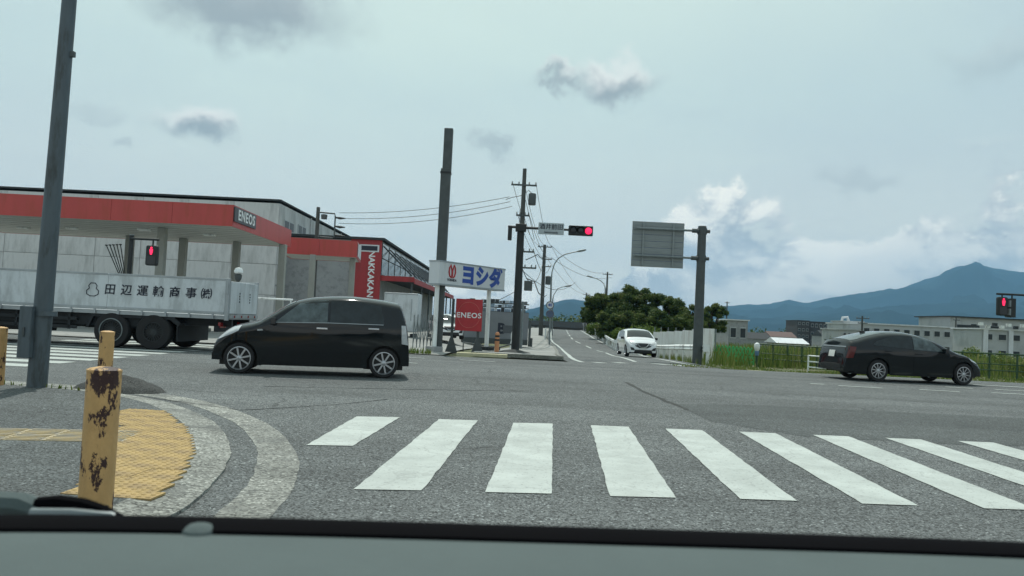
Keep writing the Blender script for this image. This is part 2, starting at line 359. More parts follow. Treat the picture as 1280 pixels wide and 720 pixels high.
def thing(name, label, cat, loc=(0, 0, 0), rz=0.0, group=None):
    o = bpy.data.objects.new(name, None); col.objects.link(o); o.location = loc; o.rotation_euler = (0, 0, rz); o.empty_display_size = .2
    return tag(o, label, cat, group)
def text(s, size, name, m, parent, loc, rot=(R(90), 0, 0), bold=0.0, ext=.004, sx=1.0, align='CENTER', shear=0.0, space=1.0):
    cu = bpy.data.curves.new(name, 'FONT'); cu.body = s; cu.size = size; cu.align_x = align; cu.align_y = 'CENTER'; cu.extrude = ext; cu.offset = bold; cu.shear = shear; cu.space_character = space
    cu.resolution_u = 3
    t = bpy.data.objects.new(name, cu); col.objects.link(t); bpy.context.view_layer.update()
    me = bpy.data.meshes.new_from_object(t.evaluated_get(bpy.context.evaluated_depsgraph_get())); bpy.data.objects.remove(t); bpy.data.curves.remove(cu)
    me.materials.clear(); me.materials.append(m)
    o = bpy.data.objects.new(name, me); col.objects.link(o); o.parent = parent; o.location = loc; o.rotation_euler = rot; o.scale = (sx, 1, 1)
    return o
def dup(root, parent=None):
    c = root.copy(); col.objects.link(c); c.parent = parent
    for ch in list(root.children): dup(ch, c)
    return c
def lerp_tab(t, x):
    if x <= t[0][0]: return t[0][1]
    for (a, b), (c, d) in zip(t, t[1:]):
        if x <= c:
            q = (x - a) / (c - a); return b + (d - b) * q
    return t[-1][1]
def smooth_tab(t, x):
    """monotone-ish smooth interpolation through a table"""
    if x <= t[0][0]: return t[0][1]
    if x >= t[-1][0]: return t[-1][1]
    for i in range(len(t) - 1):
        if x <= t[i + 1][0]: break
    x0, y0 = t[i]; x1, y1 = t[i + 1]
    def sl(k):
        if k == 0: return (t[1][1] - t[0][1]) / (t[1][0] - t[0][0])
        if k == len(t) - 1: return (t[-1][1] - t[-2][1]) / (t[-1][0] - t[-2][0])
        return (t[k + 1][1] - t[k - 1][1]) / (t[k + 1][0] - t[k - 1][0])
    h = x1 - x0; q = (x - x0) / h; m0, m1 = sl(i) * h, sl(i + 1) * h
    return (2 * q**3 - 3 * q**2 + 1) * y0 + (q**3 - 2 * q**2 + q) * m0 + (-2 * q**3 + 3 * q**2) * y1 + (q**3 - q**2) * m1
def sstep(a, b, x):
    q = min(1, max(0, (x - a) / (b - a))); return q * q * (3 - 2 * q)

# ------------------------------------------------------------------ terrain
ROADZ = [(-20, 0), (10, 0), (22, 0), (30, -.08), (38, -.25), (45, -.45), (55, -.65), (65, -.75), (80, -.45), (100, -.02), (135, .22), (150, .12), (175, -.7), (220, -2.5), (260, -3), (300, -3)]
FIELDZ = [(-20, 0), (26, 0), (34, -.05), (60, -.5), (120, -1.0), (200, -2), (300, -3)]
LOTZ = [(-20, 0), (110, 0), (200, -1), (300, -3)]
def H(x, y):
    r = smooth_tab(ROADZ, y) if y > 22 else 0.0; f = min(0, smooth_tab(FIELDZ, y)) if y > 26 else 0.0; l = smooth_tab(LOTZ, y) if y > 110 else 0.0
    z = r + (f - r) * sstep(7.5, 12, x)
    return z + (l - z) * sstep(-4.5, -8.5, x)
def GH(px, py):
    """where the sight line through a pixel meets the terrain"""
    r = ray(px, py) / F; d = 3.0
    while d < 400:
        p = CAM + r * d
        if p.z <= H(p.x, p.y): return p
        d += .1 if d < 60 else .3
    return CAM + r * 400
def ysteps():
    ys = [-30, -20, -10]; y = -6.0
    while y < 20: ys.append(y); y += 2
    while y < 180: ys.append(y); y += 1.5
    while y < 320: ys.append(y); y += 10
    return ys + [400, 700, 1300, 2500, 4500, 8000]
YS = ysteps()
def sheet(name, xs_of_y, ys, dz, m, nx=2, parent=None):
    b = MB(); rows = []
    for y in ys:
        x0, x1 = xs_of_y(y); rows.append([(x0 + (x1 - x0) * k / nx, y, H(x0 + (x1 - x0) * k / nx, y) + dz) for k in range(nx + 1)])
    b.grid(rows); return b.build(name, m, parent, smooth=True)
gxs = [-6000, -2500, -1000, -400, -200, -120, -80, -60, -40, -25, -15, -9, -8.5, -7.5, -6.5, -5.5, -4.5, -3, -1.5, 0, 1.5, 3, 4.5, 6, 7.5, 8.3, 9.1, 10, 11, 12, 15, 20, 30, 45, 70, 110, 200, 400, 1000, 2500, 6000]
b = MB(); b.grid([[(x, y, H(x, y) - .05) for x in gxs] for y in YS]); tag(b.build('ground', DIRT, smooth=True), kind='structure')

# intersection and crossing road
ca, sa = math.cos(ANG), math.sin(ANG)
def CR(u, v, z=0.0): return Vector((u * ca - v * sa, u * sa + v * ca, z))       # crossing frame: u along, v across
b = MB(); us = [-150, -60, -30, -15, 0, 15, 30, 60, 150]
rows = []
for v in (-30, -10, 0, 8, 16, 21, 23.5, 25.9):
    rows.append([(lambda p: (p.x, p.y, H(p.x, p.y)))(CR(u, v)) for u in us])
b.grid(rows); road = tag(b.build('road', A_ROAD), kind='structure')
# road ahead, lines traced on the terrain
Lpx = [(728, 453), (719, 450.5), (713, 447), (707, 441), (702, 436), (697, 432), (691, 428), (688.5, 424), (688.5, 419), (690, 413.5)]
Cpx = [(794, 452.5), (775, 446.5), (756, 440.5), (737, 434.7), (729.5, 431), (721, 427.5), (716, 424.5), (713, 421.5), (710, 417), (708.5, 413.5)]
Rpx = [(868, 457.5), (845, 453), (828, 449.7), (800, 443.7), (779, 439), (760, 432), (751, 427.5), (741, 422.5), (733, 417.5), (727, 413.7)]
def track(px): return sorted(((p.y, p.x) for p in (GH(*q) for q in px)))
LT, CT, RT = track(Lpx), track(Cpx), track(Rpx)
for t in (LT, CT, RT): t.append((175, t[-1][1]))
fy = [25.0 + .0 * k for k in range(1)] + [26 + 1.5 * k for k in range(100)]
sheet('road_ahead', lambda y: (lerp_tab(LT, y) - .45, lerp_tab(RT, y) + .6), fy, .004, A_ROAD, 4)['kind'] = 'structure'
ra = bpy.data.objects['road_ahead']
def line_on(name, tab, y0, y1, wd, m, parent, dz=.010):
    b = MB(); n = max(2, int((y1 - y0) / 1.2)); rows = []
    for k in range(n + 1):
        y = y0 + (y1 - y0) * k / n; x = lerp_tab(tab, y); rows.append([(x - wd / 2, y, H(x - wd / 2, y) + dz), (x + wd / 2, y, H(x + wd / 2, y) + dz)])
    b.grid(rows); return b.build(name, m, parent)
line_on('edge_line', LT, LT[0][0], 150, .17, PAINT, ra); line_on('edge_line', RT, RT[0][0], 150, .17, PAINT, ra)
line_on('centre_line', CT, CT[0][0], 56, .16, PAINT, ra)
y = 59.0
while y < 148: line_on('centre_line', CT, y, y + 4.2, .16, PAINT, ra); y += 8.4
# near marks on the junction
def quad_px(name, pts, m=PAINT, dz=.006, parent=road):
    b = MB(); b.add([(lambda p: (p.x, p.y, H(p.x, p.y) + dz))(GH(*q)) for q in pts], [tuple(range(len(pts)))]); return b.build(name, m, parent)
def dash(x0, y0, x1, y1, wd=.15, m=PAINT):
    a, c = GH(x0, y0), GH(x1, y1); d = (c - a); d.z = 0; d.normalize(); n = Vector((-d.y, d.x, 0)) * wd / 2
    b = MB(); k = 4; rows = [[], []]
    for i in range(k + 1):
        p = a.lerp(c, i / k)
        for r_, s_ in ((0, 1), (1, -1)): q = p + n * s_; rows[r_].append((q.x, q.y, H(q.x, q.y) + .009))
    b.grid(rows); return b.build('lane_dash', m, road)
for q in [(1048, 482.5, 1103, 485.5), (1149, 487.5, 1200, 490.3), (1240, 491.5, 1300, 494.3), (1182, 484.2, 1216, 486), (1244, 487.3, 1300, 490), (1013, 480.0, 1030, 480.9),
          (509, 447, 531, 448.3), (508, 453.6, 522, 454.6), (575, 450.3, 619, 452.7), (400, 441, 420, 442.2),
          (894, 459.5, 916, 461), (1150, 476.5, 1178, 477.9)]: dash(*q)
dash(1212, 481, 1300, 485.6, .2); dash(934, 462.8, 973, 465.2, .18, PAINTY)
for q in [(742, 453, 755, 454), (769, 453.2, 781, 454.4), (818, 454.8, 835, 456.3), (838, 456.2, 858, 458)]: dash(*q, wd=.45)
# darker resurfaced patch, tarred seams and a painted cable shadow on the junction
b = MB(); b.add([(lambda p: (p.x, p.y, .0025))(G(*q)) for q in [(842, 505), (960, 507), (1100, 514), (1300, 524), (1420, 560), (1200, 556), (1000, 545), (890, 527)]], [tuple(range(8))]); b.build('resurfaced_patch', asphalt('asphalt_patch', (.070, .078, .077), .7, cracks=False), road)
def seam_shadow_strip(pts, wd, m):
    P_ = [G(*p) for p in pts]; b = MB(); rows = []
    for i in range(len(P_) - 1):
        for k in range(6):
            q = P_[i].lerp(P_[i + 1], k / 6); d = (P_[i + 1] - P_[i]).normalized(); nn = Vector((-d.y, d.x, 0)); j = .05 * noise.noise((q.x * 2, q.y * 2, 0)); ww = wd * (.6 + .5 * rng.random())
            rows.append([tuple(q + nn * (j - ww) + Vector((0, 0, .0045))), tuple(q + nn * (j + ww) + Vector((0, 0, .0045)))])
    b.grid(rows); b.build('tar_seam_and_shadow', m, road)
seam_shadow_strip([(783, 478), (800, 487), (822, 497), (842, 505), (862, 514)], .05, A_DARK); seam_shadow_strip([(129, 489.5), (267, 508), (300, 513), (417, 506), (500, 498)], .014, A_DARK); seam_shadow_strip([(330, 483), (520, 487), (690, 489.5)], .02, A_DARK)  # the second strip is an overhead cable's cast shadow drawn in dark asphalt
# zebra in front of us
st = [[(446, 521), (500, 522), (441, 558), (383, 557)], [(549, 524.5), (597, 526), (527, 614), (442, 612.5)], [(642, 529), (691, 530), (689, 618), (606.5, 616)],
      [(738.5, 532), (786, 534), (844.5, 623), (762, 621)], [(831.5, 536.2), (877.5, 538.2), (996, 627), (925, 624.5)]]
wst = [[G(*p) for p in s] for s in st]
step = sum(((wst[4][k] - wst[1][k]) / 3 for k in range(2)), Vector()) / 2
for k in range(1, 5): wst.append([p + step * k for p in wst[4]])
for s in wst:
    b = MB(); rows = []
    for i in range(25):
        l = s[3].lerp(s[0], i / 24); r_ = s[2].lerp(s[1], i / 24); j = .006
        rows.append([(l.x + rng.uniform(-j, j), l.y, .006), (r_.x + rng.uniform(-j, j), r_.y, .006)])
    b.grid(rows); b.build('crosswalk_stripe', PAINT, road)
# zebra across the left arm
for k in range(12):
    v0 = 12.75 + k * 1.06
    b = MB(); pts = [CR(-13.2, v0), CR(-8.35, v0 + .04), CR(-8.35, v0 + .62), CR(-13.2, v0 + .62)]
    b.add([(p.x, p.y, .006) for p in pts], [(0, 1, 2, 3)]); b.build('crosswalk_stripe', PAINT, road)

# near corner: sidewalk, kerb, gutter, tactile tiles
Bp = [(CR(u, v).x, CR(u, v).y) for u, v in ((-80, 10.95), (-20, 10.95), (-11, 10.92), (-9.2, 10.90), (-7.8, 10.83), (-6.4, 10.70), (-5.2, 10.35), (-4.1, 9.55), (-3.1, 8.25), (-2.45, 6.95), (-2.08, 5.8), (-1.90, 4.6))]
Bp += [(-2.12, 3.2), (-2.10, 1.8), (-2.10, .4), (-2.10, -20)]
def cr_spline(P, step=.12):
    out = []
    for i in range(len(P) - 1):
        p0, p1, p2, p3 = (Vector(P[max(i - 1, 0)]), Vector(P[i]), Vector(P[i + 1]), Vector(P[min(i + 2, len(P) - 1)]))
        if (p2 - p1).length > 6: seg = [p1.lerp(p2, k / 4) for k in range(4)]
        else:
            n = max(2, int((p2 - p1).length / step)); seg = []
            for k in range(n):
                t = k / n; seg.append(.5 * ((2 * p1) + (p2 - p0) * t + (2 * p0 - 5 * p1 + 4 * p2 - p3) * t * t + (3 * p1 - p0 - 3 * p2 + p3) * t**3))
        out += seg
    return out + [Vector(P[-1])]
BL = cr_spline(Bp)
def off(pl, d):
    out = []
    for i, p in enumerate(pl):
        t = (pl[min(i + 1, len(pl) - 1)] - pl[max(i - 1, 0)]).normalized(); out.append(p + Vector((-t.y, t.x)) * d)   # + = road side
    return out
inner = off(BL, -.27)
from mathutils.geometry import tessellate_polygon
pl_ = [Vector((p.x, p.y, .05)) for p in inner] + [Vector((-80, -20, .05))]
b = MB(); b.add(pl_, [tuple(f) for f in tessellate_polygon([pl_])]); b.build('sidewalk', A_WALK)['kind'] = 'structure'
walk = bpy.data.objects['sidewalk']
def strip_segments(name, d0, d1, z0, z1, m, parent, seglen, base=-.02):
    a, c = off(BL, d0), off(BL, d1); acc = 0; i0 = 0
    for i in range(1, len(BL)):
        acc += (BL[i] - BL[i - 1]).length
        if acc >= seglen or i == len(BL) - 1:
            b = MB(); rows = []
            for k in range(i0, i + 1):
                # gap at the joint between stones
                q0, q1 = a[k], c[k]
                if k == i0 and i0: nx_ = a[k + 1]; q0 = q0.lerp(a[k + 1], .06); q1 = q1.lerp(c[k + 1], .06)
                jq = .018 * noise.noise((q1.x * 5, q1.y * 5, d1)); dv = (q1 - q0).normalized(); q1 = q1 + dv * jq
                if d0 > 0: q0 = q0 + dv * .018 * noise.noise((q0.x * 5, q0.y * 5, d0 + 7))
                rows.append([(q0.x, q0.y, base), (q0.x, q0.y, z0), (q1.x, q1.y, z1), (q1.x, q1.y, base)])
            b.grid(rows); b.add([*rows[0], *rows[-1]], [(0, 1, 2, 3), (4, 5, 6, 7)]); b.build(name, m, parent); acc = 0; i0 = i
strip_segments('kerb_stone', -.27, .06, .052, .022, CONC, walk, .6)
strip_segments('gutter_stone', .27, .58, .0035, .0035, CONC, walk, .6)
def tile_mesh(keep):
    b = MB()
    for i in range(5):
        for j in range(5):
            if (i, j) not in keep: continue
            x, y = -.12 + .06 * i, -.12 + .06 * j; vs = []
            b.box((x, y, .006), (.0585 if i in (0, 4) else .06, .0585 if j in (0, 4) else .06, .012))
            for r_, h in ((.019, .012), (.011, .018)):
                vs += [(x + r_ * math.cos(k * math.pi / 3), y + r_ * math.sin(k * math.pi / 3), h) for k in range(6)]
            b.add(vs, [(k, (k + 1) % 6, 6 + (k + 1) % 6, 6 + k) for k in range(6)] + [tuple(range(6, 12))])
    return b
LB = [(4.55, -2.85), (5.2, -2.95), (6.2, -3.5), (7.1, -3.98), (8.3, -4.62)]; RB = [(4.55, -2.28), (5.4, -2.52), (6.25, -2.84), (7.25, -3.38), (8.3, -4.12)]
full = {(i, j) for i in range(5) for j in range(5)}; proto_t = None; cells = []
for iy in range(14):
    for ix in range(12):
        cx, cy = -5.0 + .302 * ix, 4.65 + .302 * iy
        keep = {(i, j) for i, j in full if 4.55 < cy - .12 + .06 * j < 8.35 and lerp_tab(LB, cy - .12 + .06 * j) < cx - .12 + .06 * i < lerp_tab(RB, cy - .12 + .06 * j)}
        if len(keep) < 3: continue
        if len(keep) == 25 and proto_t: o = proto_t.copy(); col.objects.link(o)
        else:
            o = tile_mesh(keep).build('tactile_tile', YTILE, walk)
            if len(keep) == 25: proto_t = o
        o.location = (cx, cy, .044 + rng.uniform(-.002, .002)); o.rotation_euler = (rng.uniform(-.006, .006), rng.uniform(-.006, .006), 0); cells.append((cx, cy))
b = MB(); b.box((0, 0, .006), (.294, .294, .012))
for j in range(4): b.box((0, -.108 + .072 * j, .0145), (.26, .03, .007))
bar_t = b.build('tactile_bar_tile', YTILE2, walk); k = 0
g0, g1 = G(166, 545.5, .055), G(-120, 539.5, .055); gd = (g1 - g0); gd.z = 0; gn = gd.normalized(); ga = math.atan2(gn.y, gn.x); gp = Vector((-gn.y, gn.x, 0))
for iy in (-.5, .5):
    for ix in range(16):
        q = g0 + gn * (.15 + .3 * ix) + gp * (.3 * iy)
        o = bar_t if k == 0 else bar_t.copy()
        if k: col.objects.link(o)
        o.location = (q.x, q.y, .044 + rng.uniform(-.002, .002)); o.rotation_euler = (0, 0, ga); k += 1
# near right corner of the junction (hardly in view)
b = MB(); pr = [(8.6, -20), (8.6, 4), (9.0, 6.5), (10.2, 8.6), (12.5, 9.9), (16, 10.4), (60, 13), (60, -20)]
b.prism([(x, y, -.02) for x, y in pr], (0, 0, .12)); b.build('sidewalk', A_WALK)['kind'] = 'structure'
# far left sidewalk with kerb beside the road ahead
ys_ = [27.6 + 1.5 * k for k in range(76)]
sheet('sidewalk', lambda y: (lerp_tab(LT, y) - 3.6, lerp_tab(LT, y) - .62), ys_, .11, FORE, 3)['kind'] = 'structure'
b = MB(); rows = []
for y in ys_:
    x = lerp_tab(LT, y); rows.append([(x - .62, y, H(x, y) + .13), (x - .46, y, H(x, y) + .13), (x - .44, y, H(x, y) - .03)])
b.grid(rows); tag(b.build('kerb', CONC), kind='structure')
b = MB(); yy = ys_[0]; xl = lerp_tab(LT, yy); b.prism([(xl - 3.62, yy - .14, -.05), (xl - .44, yy - .14, -.05), (xl - .44, yy + .02, -.05), (xl - 3.62, yy + .02, -.05)], (0, 0, H(xl, yy) + .178)); tag(b.build('kerb', CONC), kind='structure')
b = MB(); b.prism([CR(-1.75, 26.0, .0), CR(-.1, 26.0, .0), CR(-.1, 26.45, .0), CR(-1.75, 26.45, .0)], (0, 0, .10)); tag(b.build('kerb', PAINTY), kind='structure')
# forecourt of the filling station and yards
b = MB(); b.grid([[(lambda p: (p.x, p.y, H(p.x, p.y) + .02))(CR(u, v)) for u in (-70, -40, -20, -10, -6, -4, -2.2)] for v in (26.2, 28, 30, 33, 36, 40, 44, 54, 70, 95)])
tag(b.build('forecourt', FORE), kind='structure')


# ------------------------------------------------------------------ vehicles
class CarShape:
    """x from the nose (0) to the tail (L), y across, z up; the surface is analytic so that panes and lamps can lie on it"""
    def __init__(s, L, hw, prof, wheels, rw, belt, tumble, sill=.2, lf=.8, lr=.7, nose=.22, tail=.16, rr=.15):
        s.L, s.hw, s.prof, s.wheels, s.rw, s.belt, s.tumble, s.sill, s.lf, s.lr, s.nose, s.tail, s.rr = L, hw, prof, wheels, rw, belt, tumble, sill, lf, lr, nose, tail, rr
        s.ra = rw + .045; s.zmax = max(z for _, z in prof)
    def top(s, x): return smooth_tab(s.prof, x)
    def plan(s, x):
        f = max(0, (s.lf - x) / s.lf); r = max(0, (x - (s.L - s.lr)) / s.lr)
        return s.hw * (1 - s.nose * f**2.2 - s.tail * r**2.4)
    def S(s, z):
        if z < s.belt: return 1 - .055 * ((s.belt - z) / s.belt) ** 2
        q = (z - s.belt) / (s.zmax - s.belt); return 1 - s.tumble * q
    def W(s, x, z):
        r = min(s.rr, (s.top(x) - s.bot(x)) * .5); t = (s.top(x) - z) / r; n = 2.5
        k = 1 if t >= 1 else (0 if t <= 0 else (1 - (1 - t) ** n) ** (1 / n))
        return s.plan(x) * s.S(z) * k
    def bot(s, x):
        z = s.sill + (.06 if x < .25 or x > s.L - .3 else 0)
        for xw in s.wheels:
            if abs(x - xw) < s.ra: z = max(z, s.rw + math.sqrt(s.ra**2 - (x - xw)**2))
        return z
    def body(s):
        xs = [s.L * k / 64 for k in range(65)] + [xw + s.ra * math.cos(math.pi * k / 14) * 1.001 for xw in s.wheels for k in range(15)]
        xs += [.012, .035, .07, s.L - .012, s.L - .035, s.L - .07]
        xs = sorted(set(round(min(max(x, 0), s.L), 4) for x in xs)); rows = []
        for x in xs:
            zt, zb = s.top(x), s.bot(x); r = min(s.rr, (zt - zb) * .5); ring = []; n = 2.5
            zs = [(zb + (zt - r - zb) * k / 9, None) for k in range(9)]
            half = [(s.plan(x) * s.S(z), z) for z, _ in zs]
            for k in range(9):
                th = math.pi / 2 * k / 8; z = zt - r + r * max(0, math.sin(th)) ** (2 / n); half.append((s.plan(x) * s.S(z) * max(0, math.cos(th)) ** (2 / n), z))
            half[-1] = (0, zt)
            rows.append([(x, -y, z) for y, z in half] + [(x, y, z) for y, z in reversed(half[:-1])])
        b = MB(); b.grid(rows); k = len(rows[0])
        b.add(rows[0], [tuple(range(k))]); b.add(rows[-1], [tuple(range(k))]); return b
    def side(s, bot, top, side, off=.004, n=14, rows=6):
        def samp(pl, q):
            ds = [0]
            for a, c in zip(pl, pl[1:]): ds.append(ds[-1] + math.dist(a, c))
            t = q * ds[-1]
            for i in range(len(pl) - 1):
                if t <= ds[i + 1] + 1e-9:
                    k = (t - ds[i]) / max(1e-9, ds[i + 1] - ds[i]); return (pl[i][0] + (pl[i + 1][0] - pl[i][0]) * k, pl[i][1] + (pl[i + 1][1] - pl[i][1]) * k)
            return pl[-1]
        b = MB(); g = []
        for j in range(rows + 1):
            row = []
            for i in range(n + 1):
                a, c = samp(bot, i / n), samp(top, i / n); x = a[0] + (c[0] - a[0]) * j / rows; z = a[1] + (c[1] - a[1]) * j / rows
                row.append((x, side * (s.W(x, z) + off), z))
            g.append(row)
        b.grid(g); return b
    def crown(s, x0, x1, q0a, q0b, off=.005, nx=12, nq=14):
        """pane lying on the top of the body from x0 to x1; q0a/q0b: half width share at either end"""
        b = MB(); g = []; n = 2.5
        for i in range(nx + 1):
            t = i / nx; x = x0 + (x1 - x0) * t; qm = q0a + (q0b - q0a) * t; row = []
            dz = (s.top(x + .02) - s.top(x - .02)) / .04; nl = math.hypot(1, dz)
            for j in range(nq + 1):
                q = -qm + 2 * qm * j / nq; r = min(s.rr, (s.top(x) - s.bot(x)) * .5); z = s.top(x) - r + r * (1 - abs(q) ** n) ** (1 / n)
                row.append((x - dz / nl * off, q * s.plan(x) * s.S(z), z + off / nl))
            g.append(row)
        b.grid(g); return b
    def endx(s, y, z, rear=False):
        lo, hi = 0.0, s.L * .45
        for _ in range(26):
            m = (lo + hi) / 2; x = s.L - m if rear else m
            if s.top(x) > z and s.W(x, z) >= abs(y): hi = m
            else: lo = m
        return s.L - hi if rear else hi
    def front(s, poly_l, poly_u, off=.006, n=8, rear=False, rows=4):
        """patch over the nose (or tail): lower and upper edge as (y,z) polylines with equal counts"""
        b = MB(); g = []
        for j in range(rows + 1):
            row = []
            for i in range(n + 1):
                f = i / n * (len(poly_l) - 1); k = min(int(f), len(poly_l) - 2); u = f - k
                a = [poly_l[k][c] + (poly_l[k + 1][c] - poly_l[k][c]) * u for c in (0, 1)]; d = [poly_u[k][c] + (poly_u[k + 1][c] - poly_u[k][c]) * u for c in (0, 1)]
                y = a[0] + (d[0] - a[0]) * j / rows; z = a[1] + (d[1] - a[1]) * j / rows
                x = s.endx(y, z, rear); row.append((x + (off if rear else -off), y, z))
            g.append(row)
        b.grid(g); return b
def wheel(parent, x, y, r, spokes, wd=.19, rim=.72, rimmat=None):
    """local wheel facing -y when y<0"""
    sg = -1 if y < 0 else 1; o = bpy.data.objects.new('wheel', None); col.objects.link(o); o.parent = parent; o.location = (x, y, r); o.empty_display_size = .1
    ri = r * rim; b = MB()
    b.lathe([(ri, 0), (ri + .01, sg * .012), (r - .02, sg * .012), (r - .004, -sg * .01), (r, -sg * .035), (r, -sg * (wd - .03)), (r - .02, -sg * wd), (ri, -sg * wd)], axis='Y', n=32)
    b.build('tyre', RUBBER, o, smooth=True)
    b = MB(); b.lathe([(ri, sg * .008), (ri - .014, sg * .010), (ri - .022, -sg * .01), (ri - .022, -sg * .10)], axis='Y', n=32)
    b.lathe([(.001, sg * .004), (.03, sg * .004), (.045, -sg * .004), (.05, -sg * .05)], axis='Y', n=16)
    for k in range(spokes):
        a = 2 * math.pi * (k + .3) / spokes; c, s_ = math.cos(a), math.sin(a)
        m = Matrix(((c, 0, -s_), (0, 1, 0), (s_, 0, c)))
        b.box((c * ri * .52, -sg * .018, s_ * ri * .52), (ri * .95, .03, .030 if spokes < 9 else .020), m)
    b.build('rim', rimmat or ALLOY, o, smooth=True)
    b = MB(); b.lathe([(.001, -sg * .06), (ri - .024, -sg * .06)], axis='Y', n=24); b.build('brake_disc', BLACKP, o)
    return o
def finish_car(root, S, sp, rimw=.72):
    for xw in S.wheels:
        for sg in (-1, 1): wheel(root, xw, sg * (S.hw - .02), S.rw, sp, rim=rimw)
    b = MB(); b.box((S.L / 2, 0, (S.sill + .55) / 2 + .02), (S.L - .5, S.hw * 2 - .52, .55 - S.sill)); b.build('underbody', BLACKP, root)
    for xw in S.wheels:
        b = MB(); b.box((xw, 0, S.rw + .12), (S.ra * 2 + .1, S.hw * 2 - .46, .5)); b.build('wheel_housing', BLACKP, root)
def handle(door, S, x, z, sg, m=CHROME):
    b = MB(); y = sg * (S.W(x, z) + .022); b.box((x, y, z), (.20, .018, .032)); b.box((x - .085, y - sg * .012, z), (.02, .03, .022)); b.box((x + .085, y - sg * .012, z), (.02, .03, .022)); b.build('door_handle', m, door, bevel=.006)
def mirror(root, S, x, z, sg, m):
    y = S.W(x, z); b = MB(); b.box((x, sg * (y + .10), z + .02), (.10, .17, .125)); b.box((x + .01, sg * (y + .01), z - .045), (.05, .1, .03)); b.build('side_mirror', m, root, bevel=.025)

# black hatchback crossing in front
S1 = CarShape(3.6, .735, [(0, .42), (.03, .56), (.10, .67), (.33, .84), (.76, .965), (1.08, 1.15), (1.29, 1.29), (1.49, 1.377), (1.82, 1.445), (2.4, 1.485), (2.9, 1.46), (3.3, 1.41), (3.40, 1.375), (3.47, 1.20), (3.535, .98), (3.58, .72), (3.6, .42)],
              [.50, 3.12], .275, .90, .17, sill=.17, lf=.7, lr=.5, nose=.20, tail=.12, rr=.15)
fw, rw_ = G(297.5, 467.0), G(478.5, 473.0)
def place_car(root, fpt, rpt, S, near_sg):
    d = (rpt - fpt); ang = math.atan2(d.y, d.x); k = d.xy.length / (S.wheels[1] - S.wheels[0])
    root.rotation_euler = (0, 0, ang); root.scale = (k, 1, 1.025) if abs(k - 1) < .12 else (1, 1, 1)
    loc = Vector((S.wheels[0] * root.scale[0], near_sg * (S.hw - .02), 0)); loc.rotate(Matrix.Rotation(ang, 3, 'Z')); root.location = (fpt.x - loc.x, fpt.y - loc.y, 0)
car = thing('hatchback_car', 'small black hatchback with silver spoked wheels crossing the junction in front of the white truck', 'car')
S1.body().build('body', CARBLK, car, smooth=True)
for sg in (-1, 1):
    d1 = S1.side([(.95, .30), (2.06, .25)], [(1.02, .93), (2.06, .965)], sg, .004).build('door', CARBLK, car, smooth=True)
    handle(d1, S1, 1.95, .865, sg)
    S1.side([(1.10, .945), (2.04, .975)], [(1.52, 1.30), (1.75, 1.36), (2.04, 1.385)], sg, .007).build('door_window', GLASS2, d1, smooth=True)
    d2 = S1.side([(2.075, .25), (2.78, .30), (2.98, .60)], [(2.075, .965), (2.7, .97), (3.02, .975)], sg, .004).build('door', CARBLK, car, smooth=True)
    handle(d2, S1, 2.90, .895, sg)
    S1.side([(2.09, .98), (3.10, .985)], [(2.09, 1.385), (2.6, 1.375), (3.02, 1.32)], sg, .007).build('door_window', GLASS, d2, smooth=True)
    S1.side([(.06, .58), (.34, .70), (.46, .76)], [(.16, .735), (.34, .825), (.50, .865)], sg, .008).build('headlight', LENS, car, smooth=True)
    S1.side([(3.44, .64), (3.57, .62)], [(3.42, .98), (3.50, .98)], sg, .008, n=4).build('tail_light', LENS, car, smooth=True)
    S1.side([(.79, .775), (.90, .785)], [(.80, .805), (.88, .81)], sg, .012, n=4, rows=2).build('side_indicator', LENS, car)
    S1.side([(1.10, .935), (2.04, .965), (3.08, .972)], [(1.10, .945), (2.04, .977), (3.08, .984)], sg, .010, n=20, rows=1).build('belt_moulding', TRUCKG, car)
    mirror(car, S1, 1.08, .94, sg, CARBLK)
S1.crown(.86, 1.44, .86, .80).build('windscreen', GLASS2, car, smooth=True)
S1.crown(3.43, 3.52, .70, .75).build('rear_window', GLASS, car, smooth=True)
S1.front([(-.5, .34), (.5, .34)], [(-.45, .45), (.45, .45)], .006).build('grille', BLACKP, car)
S1.front([(-.165, .55), (.165, .55)], [(-.165, .70), (.165, .70)], .012, rear=True, n=2).build('number_plate', PLATE, car)
finish_car(car, S1, 8, .76); place_car(car, fw, rw_, S1, -1)

